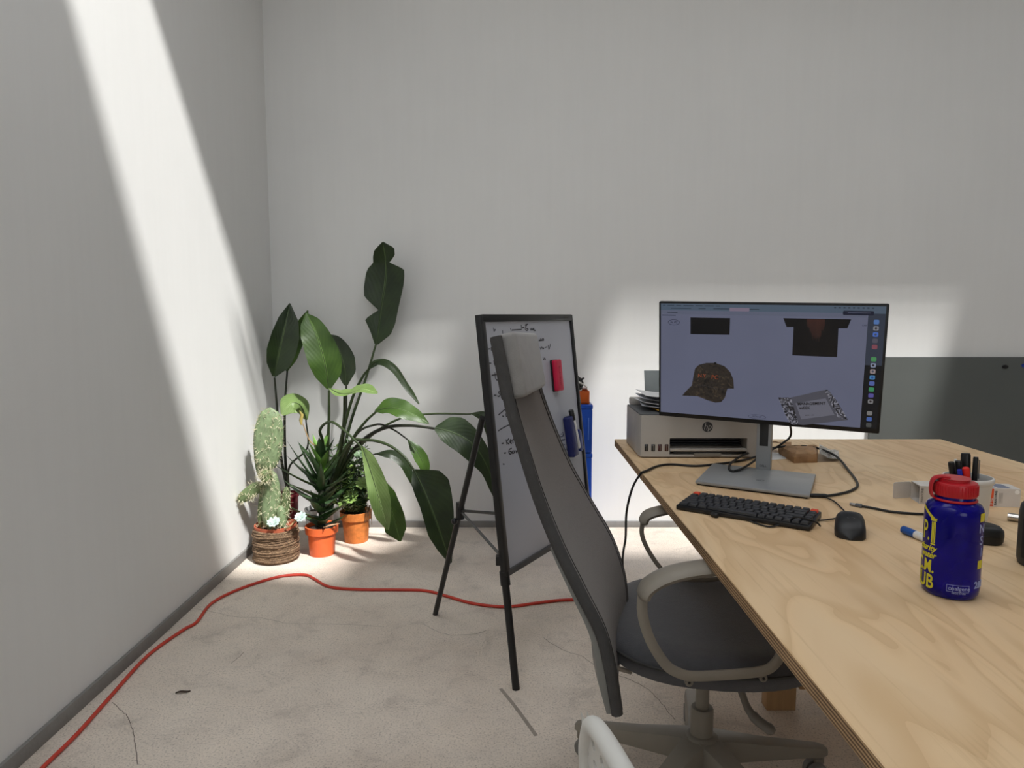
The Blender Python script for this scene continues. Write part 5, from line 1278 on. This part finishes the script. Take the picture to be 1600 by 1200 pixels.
# 12 lit hanging leaf and the one behind it
stem([(505,700,3.5),(500,672,3.42),(517,659,3.34),(542,676,3.27),(566,700,3.22)], .0065)
leaf(st, [S1(566,698,3.22), S1(580,738,3.20), S1(594,785,3.19), S1(606,828,3.20)], W(2,14,18,20,18,12,2), W(2,6,9,12,14,12,2), (-.15, -1, .3), LF_L, .3, .003, ph=1.5)
stem([(548,712,3.5),(572,704,3.38),(588,722,3.32),(600,752,3.30)], .006)
leaf(st, [S1(598,750,3.30), S1(608,785,3.29), S1(617,815,3.29), S1(625,846,3.30)], W(2,14,17,18,15,2), W(2,10,16,16,18,2), (-.1, -1, .25), LF_M, .2, .003, ph=.4)

# ---- second broad-leaved plant, maroon pot
ap = Vector((-1.225, 3.76, 0))
as_ = thing('broadleaf_plant', ap, 'smaller broad-leaved plant in a maroon pot behind the cactus', 'plant')
pot(as_, ap, .050, .062, .235, pm('maroon_pot', (104, 22, 34), .3), .002, .02)
r2 = ap + Vector((.01, 0, .21))
def stem2(pts, r=.006): petiole(as_, [r2 + Vector((random.uniform(-.01, .015), 0, 0))] + [S1(*p) for p in pts], r * 1.5, r * .8, STEMD)
stem2([(440,720,3.74),(434,650,3.72),(429,590,3.70)])
leaf(as_, [S1(428,588,3.70), S1(435,555,3.69), S1(444,515,3.70), S1(453,474,3.73)], W(3,16,20,18,13,1), W(3,22,28,28,20,1), (.25, -1, .15), LF_D, .3, .003)
stem2([(446,720,3.77),(445,640,3.78),(449,578,3.79)])
leaf(as_, [S1(448,580,3.79), S1(460,550,3.79), S1(472,515,3.80), S1(481,485,3.81)], W(3,14,16,13,1), W(3,12,14,12,1), (-.3, -1, .2), LF_M, .3, .002)
stem2([(452,730,3.70),(480,700,3.62),(478,655,3.55)], .0045)
leaf(as_, [S1(479,656,3.54), S1(470,634,3.50), S1(455,630,3.47), S1(440,648,3.45)], W(2,12,17,18,3), W(2,14,22,22,4), (.1, -.75, .6), LF_L, -.3, .003)

# ---- prickly pear in a rope-wrapped pot
cp = Vector((-1.165, 3.385, 0))
ca_ = thing('prickly_pear_cactus', cp, 'prickly pear cactus in a rope-wrapped pot against the left wall', 'cactus')
TER = pm('terracotta_rim', (176, 92, 64), .7, var=.1)
q = MB(Matrix.Translation(cp)); q.lathe([(0, .002), (.094, .002), (.099, .165), (.101, .176), (.098, .177), (.093, .165), (.090, .150), (0, .150)], 40, cap0=False, cap1=False); q.build('pot', TER, ca_, smooth=40)
q = MB(Matrix.Translation(cp)); q.lathe([(.092, .148), (.05, .152), (0, .153)], 24, cap0=False, cap1=False, jitter=.02); q.build('soil', SOIL, ca_)
def mat_rope():
    m_, nt, b_ = new_mat('seagrass_rope')
    tc = nt.nodes.new('ShaderNodeTexCoord')
    mp = nt.nodes.new('ShaderNodeMapping'); mp.inputs['Scale'].default_value = (1, 1, 2.2); nt.links.new(tc.outputs['Object'], mp.inputs[0])
    no = nn(nt, 'ShaderNodeTexNoise', Scale=95.0, Detail=6.0, Roughness=.75, Distortion=1.0); nt.links.new(mp.outputs[0], no.inputs['Vector'])
    nt.links.new(ramp(nt, no.outputs['Fac'], [(.32, lin((52, 38, 28))), (.5, lin((112, 88, 66))), (.66, lin((168, 140, 108)))]), b_.inputs['Base Color'])
    b_.inputs['Roughness'].default_value = .9
    bp = nn(nt, 'ShaderNodeBump', Strength=.8, Distance=.006); nt.links.new(no.outputs['Fac'], bp.inputs['Height']); nt.links.new(bp.outputs[0], b_.inputs['Normal'])
    return m_
ROPE = mat_rope()
rnd = random.Random(3)
for k in range(15):                               # rope coils
    z_ = .006 + k * .0106; rr = .1035 + .003 * math.sin(k * 1.7) - (.006 if k == 0 else 0)
    q = MB(); q.tube([cp + Vector(((rr + rnd.uniform(-.0018, .0018)) * math.cos(6.2832 * j / 44), (rr + rnd.uniform(-.0018, .0018)) * math.sin(6.2832 * j / 44), z_ + .0022 * math.sin(3 * 6.2832 * j / 44 + k) + rnd.uniform(-.0008, .0008))) for j in range(44)], .0068, 7, closed=True)
    q.build('rope_coil', ROPE, ca_, smooth=60)
CAC = pm('cactus_green', (118, 136, 100), .55, var=.18, scale=26, bump=.2, bscale=80)
CACD = pm('cactus_old_green', (94, 110, 72), .6, var=.22, scale=26)
SPN = pm('spine_cream', (226, 220, 190), .6)
spines = MB()
def pad(c, a, b_, thk, ax, nrm, mat, name='pad', dens=60, taper=0.0, seed=0):
    """flattened pad: centre c, half-height a along ax, half-width b_, thickness thk across nrm, with spines on the camera side"""
    ax = Vector(ax).normalized(); nrm = Vector(nrm); nrm = (nrm - ax * nrm.dot(ax)).normalized(); sd = ax.cross(nrm)
    q = MB(); rws = []
    for i in range(15):
        t = -1 + 2 * i / 14; s_ = math.sqrt(max(0, 1 - abs(t) ** 2.3)) * (1 + taper * t) + .01
        rws.append([c + ax * (a * t) + sd * (b_ * s_ * math.cos(6.2832 * j / 20)) + nrm * (thk * min(1, s_ * 1.2) * math.sin(6.2832 * j / 20)) for j in range(20)])
    q.grid(rws, closed=True); q.build(name, mat, ca_, smooth=80)
    r_ = random.Random(seed)
    for k in range(int(dens * 1.4)):
        t = r_.uniform(-.92, .95); an = r_.uniform(0, 6.2832); s_ = math.sqrt(max(0, 1 - abs(t) ** 2.3)) * (1 + taper * t)
        if r_.random() < .65: an = r_.uniform(math.pi * .05, math.pi * .95) if nrm.y < 0 else an
        p = c + ax * (a * t) + sd * (b_ * s_ * math.cos(an)) + nrm * (thk * min(1, s_ * 1.2) * math.sin(an))
        o_ = (sd * (math.cos(an) / b_) + nrm * (math.sin(an) / thk) + ax * (t * .5 / a)).normalized()
        for m_ in range(3):
            d_ = (o_ + Vector((r_.uniform(-.7, .7), r_.uniform(-.7, .7), r_.uniform(-.7, .7)))).normalized() * r_.uniform(.018, .036)
            s2 = d_.cross(Vector((0, 0, 1)) if abs(d_.z) < .02 else Vector((1, 0, 0))).normalized() * .0008; s3 = d_.cross(s2).normalized() * .0008
            spines.add([p - s2, p + s2, p + s3, p + d_], [(0, 1, 3), (1, 2, 3), (2, 0, 3)])
YK = 3.36
C_ = lambda x, y, yy=YK: oy(x, y, yy)
pad(C_(420,687), 52 * K * .95, 22 * K * .95, .022, (.08, 0, 1), (.15, -1, 0), CAC, dens=120, taper=.06, seed=1)
pad(C_(404,705,3.42), 44 * K * .95, 7 * K, .016, (-.02, 0, 1), (.5, -1, 0), CACD, dens=24, seed=2)
pad(C_(424,782), 50 * K * .95, 15 * K * .95, .028, (.05, 0, 1), (.1, -1, 0), CAC, 'trunk', dens=60, taper=-.12, seed=3)
pad(C_(411,785,3.38), 46 * K * .9, 7 * K, .02, (.12, 0, 1), (0, -1, 0), CACD, 'trunk', dens=20, seed=8)
pad(C_(416,744,3.31), 10 * K, 9.5 * K, .026, (0, 0, 1), (0, -1, 0), CACD, dens=70, seed=4)
pad(C_(391,769,3.33), 24 * K * .95, 9.5 * K, .02, (.75, .1, .55), (0, -1, .2), CACD, dens=50, seed=5)
pad(C_(446,790,3.36), 32 * K * .95, 7 * K, .018, (.10, 0, 1), (0, -1, 0), CACD, dens=46, seed=6)
pad(C_(440,808,3.33), 20 * K * .9, 7 * K, .018, (-.05, 0, 1), (0, -1, 0), CAC, dens=26, seed=7)
so = spines.build('spines', SPN, ca_, smooth=0, recalc=False); so['kind'] = 'stuff'
SUC = pm('pale_succulent', (176, 196, 188), .6, var=.1)
def rosette(parent, c, r, mat, tilt_=(0, -.6, .8), n=9, seed=0, name='rosette'):
    ax = Vector(tilt_).normalized(); e1 = ax.cross(Vector((1, 0, 0))).normalized(); e2 = ax.cross(e1); q = MB(); rd = random.Random(seed)
    for ring, (nn_, rr, el) in enumerate(((n, 1.0, .25), (max(4, n - 3), .62, .6), (3, .35, 1.0))):
        for k in range(nn_):
            a_ = 6.2832 * (k + .5 * ring) / nn_ + rd.uniform(-.1, .1); d_ = (e1 * math.cos(a_) + e2 * math.sin(a_)); o_ = (d_ + ax * el).normalized(); s_ = ax.cross(d_).normalized(); L_ = r * rr
            V = [c, c + o_ * L_ * .45 - s_ * L_ * .2, c + o_ * L_ * .8 - s_ * L_ * .24, c + o_ * L_, c + o_ * L_ * .8 + s_ * L_ * .24, c + o_ * L_ * .45 + s_ * L_ * .2]
            up_ = ax * L_ * .09
            q.add([v + up_ for v in V] + [c + o_ * L_ * .6 - up_], [(0, 1, 2, 3, 4, 5), (1, 0, 6), (2, 1, 6), (3, 2, 6), (4, 3, 6), (5, 4, 6), (0, 5, 6)])
    return q.build(name, mat, parent, smooth=30)
rosette(ca_, C_(428, 817, 3.29), .034, SUC, seed=1)
rosette(ca_, C_(470, 809, 3.31), .032, SUC, seed=2)
petiole(ca_, [cp + Vector((.03, -.05, .15)), C_(452, 823, 3.30), C_(460, 815, 3.31), C_(469, 810, 3.32)], .004, .003, pm('dry_stem', (170, 140, 100), .8))
petiole(ca_, [cp + Vector((.0, -.07, .15)), C_(427, 822, 3.30), C_(428, 817, 3.295)], .004, .003, pm('dry_stem', (170, 140, 100), .8))

# ---- aloe in an orange plastic pot
op = Vector((-0.958, 3.455, 0))
al = thing('aloe_plant', op, 'spiky dark aloe in an orange plastic pot on the floor', 'plant')
OPL = pm('orange_pot_plastic', (224, 104, 54), .45, var=.05)
pot(al, op, .060, .072, .150, OPL, .008, .040, .012)
ALO = pm('aloe_green', (52, 76, 44), .4, var=.2, scale=14); ALL = pm('aloe_bright_green', (98, 138, 58), .4, var=.2, scale=14)
def aloe_leaf(base, d0, L_, w_, bend, mat):
    d0 = Vector(d0).normalized(); upv = Vector((0, 0, 1)); side = d0.cross(upv)
    side = side.normalized() if side.length > .05 else Vector((1, 0, 0)); P = []; p = Vector(base); d_ = d0.copy(); n_ = 12
    q = MB(); rws = []
    for i in range(n_ + 1):
        t = i / n_; ww = w_ * (1 - t ** 1.8) * (0.85 + .15 * math.sin(math.pi * t)) + .0006; nv = side.cross(d_).normalized()
        rws.append([p - side * ww + nv * ww * .28, p - side * ww * .5 - nv * ww * .20, p - nv * ww * .36, p + side * ww * .5 - nv * ww * .20, p + side * ww + nv * ww * .28, p + nv * ww * .06])
        p = p + d_ * (L_ / n_); d_ = (d_ + Vector((0, 0, bend / n_))).normalized()
    q.grid(rws, closed=True); q.add(rws[-1], [tuple(range(6))]); return q.build('leaf', mat, al, smooth=40)
rd = random.Random(5)
ax0, ax1 = op + Vector((0, 0, .13)), oy(502, 700, 3.50)
for k in range(30):
    t = k / 29; a_ = k * 2.39996 + .4; base = ax0.lerp(ax1, t * .92); el = .25 + .85 * t + rd.uniform(-.1, .1)
    L_ = (.105 + .07 * math.sin(math.pi * min(1, t * 1.1))) * rd.uniform(1.05, 1.4)
    aloe_leaf(base, (math.cos(a_) * math.cos(el), math.sin(a_) * math.cos(el), math.sin(el)), L_, 0.026 * rd.uniform(.85, 1.15), rd.uniform(-.1, .45), ALL if t > .72 and k % 2 else ALO)
q = MB(); q.tube([op + Vector((0, 0, .11)), ax0, ax1], [.018, .016, .010], 10); q.build('stalk', pm('aloe_stalk', (44, 50, 34), .7), al, smooth=50)
for px, py, yy in ((450,690,3.44),(424,722,3.36),(466,690,3.5),(438,783,3.34),(548,742,3.44),(545,780,3.4)):
    e_ = oy(px, py, yy); b0 = ax0.lerp(ax1, .5 if py < 760 else .1); v_ = e_ - b0; aloe_leaf(b0, v_.normalized() - Vector((0, 0, .12)), v_.length * 1.02, .018, .26, ALO)
petiole(al, [ax1, oy(485, 690, 3.47), oy(473, 662, 3.45)], .004, .002, pm('dry_stem', (170, 140, 100), .8))
q = MB(); q.tube([oy(471, 664, 3.45), oy(470, 657, 3.45), oy(472, 648, 3.45), oy(468, 642, 3.44)], [.004, .009, .008, .002], 7); q.build('dried_tip', pm('dry_tip_yellow', (170, 152, 84), .8, var=.3), al, smooth=60)
a, bq = oy(505, 824, 3.39), oy(531, 818, 3.40); q = MB(); q.tube([a, a.lerp(bq, .5) + Vector((0, 0, .002)), bq], [.006, .007, .004], 8, flat=.6); tag(q.build('bark_stick', pm('bark_stick', (186, 148, 116), .8, var=.2), origin=a, smooth=50), 'pale wooden stick lying across the orange pot rim', 'stick')

# ---- mixed succulents in a terracotta pot
tp = Vector((-0.832, 3.665, 0))
tc_ = thing('succulent_bush', tp, 'bushy mixed succulents in a terracotta pot between aloe and hanging leaves', 'plant')
TERR = pm('terracotta_pot', (206, 122, 58), .6, var=.2, scale=40, bump=.15)
pot(tc_, tp, .060, .076, .165, TERR, .006, .045, .012)
FOL = [pm('bush_green', (62, 88, 50), .45, var=.25), pm('bush_light_green', (128, 156, 84), .45, var=.2), pm('bush_grey_green', (104, 128, 96), .5, var=.2)]
fol = [MB(), MB(), MB()]; rd = random.Random(9)
for k in range(80):
    a_ = rd.uniform(0, 6.2832); r_ = rd.uniform(.02, .085); H_ = rd.uniform(.06, .37); lean = rd.uniform(.3, 1.0)
    b0 = tp + Vector((r_ * math.cos(a_) * .5, r_ * math.sin(a_) * .5, .15)); e_ = b0 + Vector((math.cos(a_) * r_ * lean * 1.5 - .02, math.sin(a_) * r_ * lean * 1.4, H_))
    P = catmull([b0, b0.lerp(e_, .5) + Vector((rd.uniform(-.02, .02), rd.uniform(-.02, .02), .01)), e_], 9)
    q = MB(); q.tube(P, [.0032 - .0002 * i for i in range(10)], 5); q.build('twig', STEM, tc_, smooth=60)
    kind = k % 3
    for i, p in enumerate(P[2:]):
        for s_ in range(3 + (i > 4)):
            an = a_ + s_ * 2.1 + i * 1.3; d_ = Vector((math.cos(an), math.sin(an), rd.uniform(.1, .9))).normalized(); L_ = rd.uniform(.020, .040); sd = d_.cross(Vector((0, 0, 1))).normalized() * L_ * (.34 if kind == 1 else .2); nv = sd.cross(d_).normalized() * L_ * .08
            fol[kind].add([p, p + d_ * L_ * .5 - sd + nv, p + d_ * L_, p + d_ * L_ * .5 + sd + nv, p + d_ * L_ * .5 - nv], [(0, 1, 4), (1, 2, 4), (2, 3, 4), (3, 0, 4), (0, 3, 2, 1)])
for k in range(3):
    o_ = fol[k].build('foliage', FOL[k], tc_, smooth=30, recalc=False); o_['kind'] = 'stuff'
rosette(tc_, oy(549, 778, 3.575), .045, FOL[1], (-.1, -.7, .7), 9, 3); rosette(tc_, oy(566, 756, 3.58), .04, FOL[1], (.2, -.7, .6), 8, 4); rosette(tc_, oy(538, 786, 3.57), .035, FOL[1], (-.2, -.6, .7), 8, 5)
rosette(tc_, oy(562, 712, 3.60), .035, FOL[2], (.1, -.5, .9), 8, 6);
for k in range(7):
    px = 574 + rd.uniform(-3, 6); q = MB(); q.tube(catmull([tp + Vector((.07, -.03, .16)), oy(px, 790, 3.6), oy(px + rd.uniform(-4, 4), 800 + rd.uniform(5, 30), 3.6)], 8), .0015, 5); q.build('dry_root', pm('dry_root', (96, 78, 58), .9), tc_)
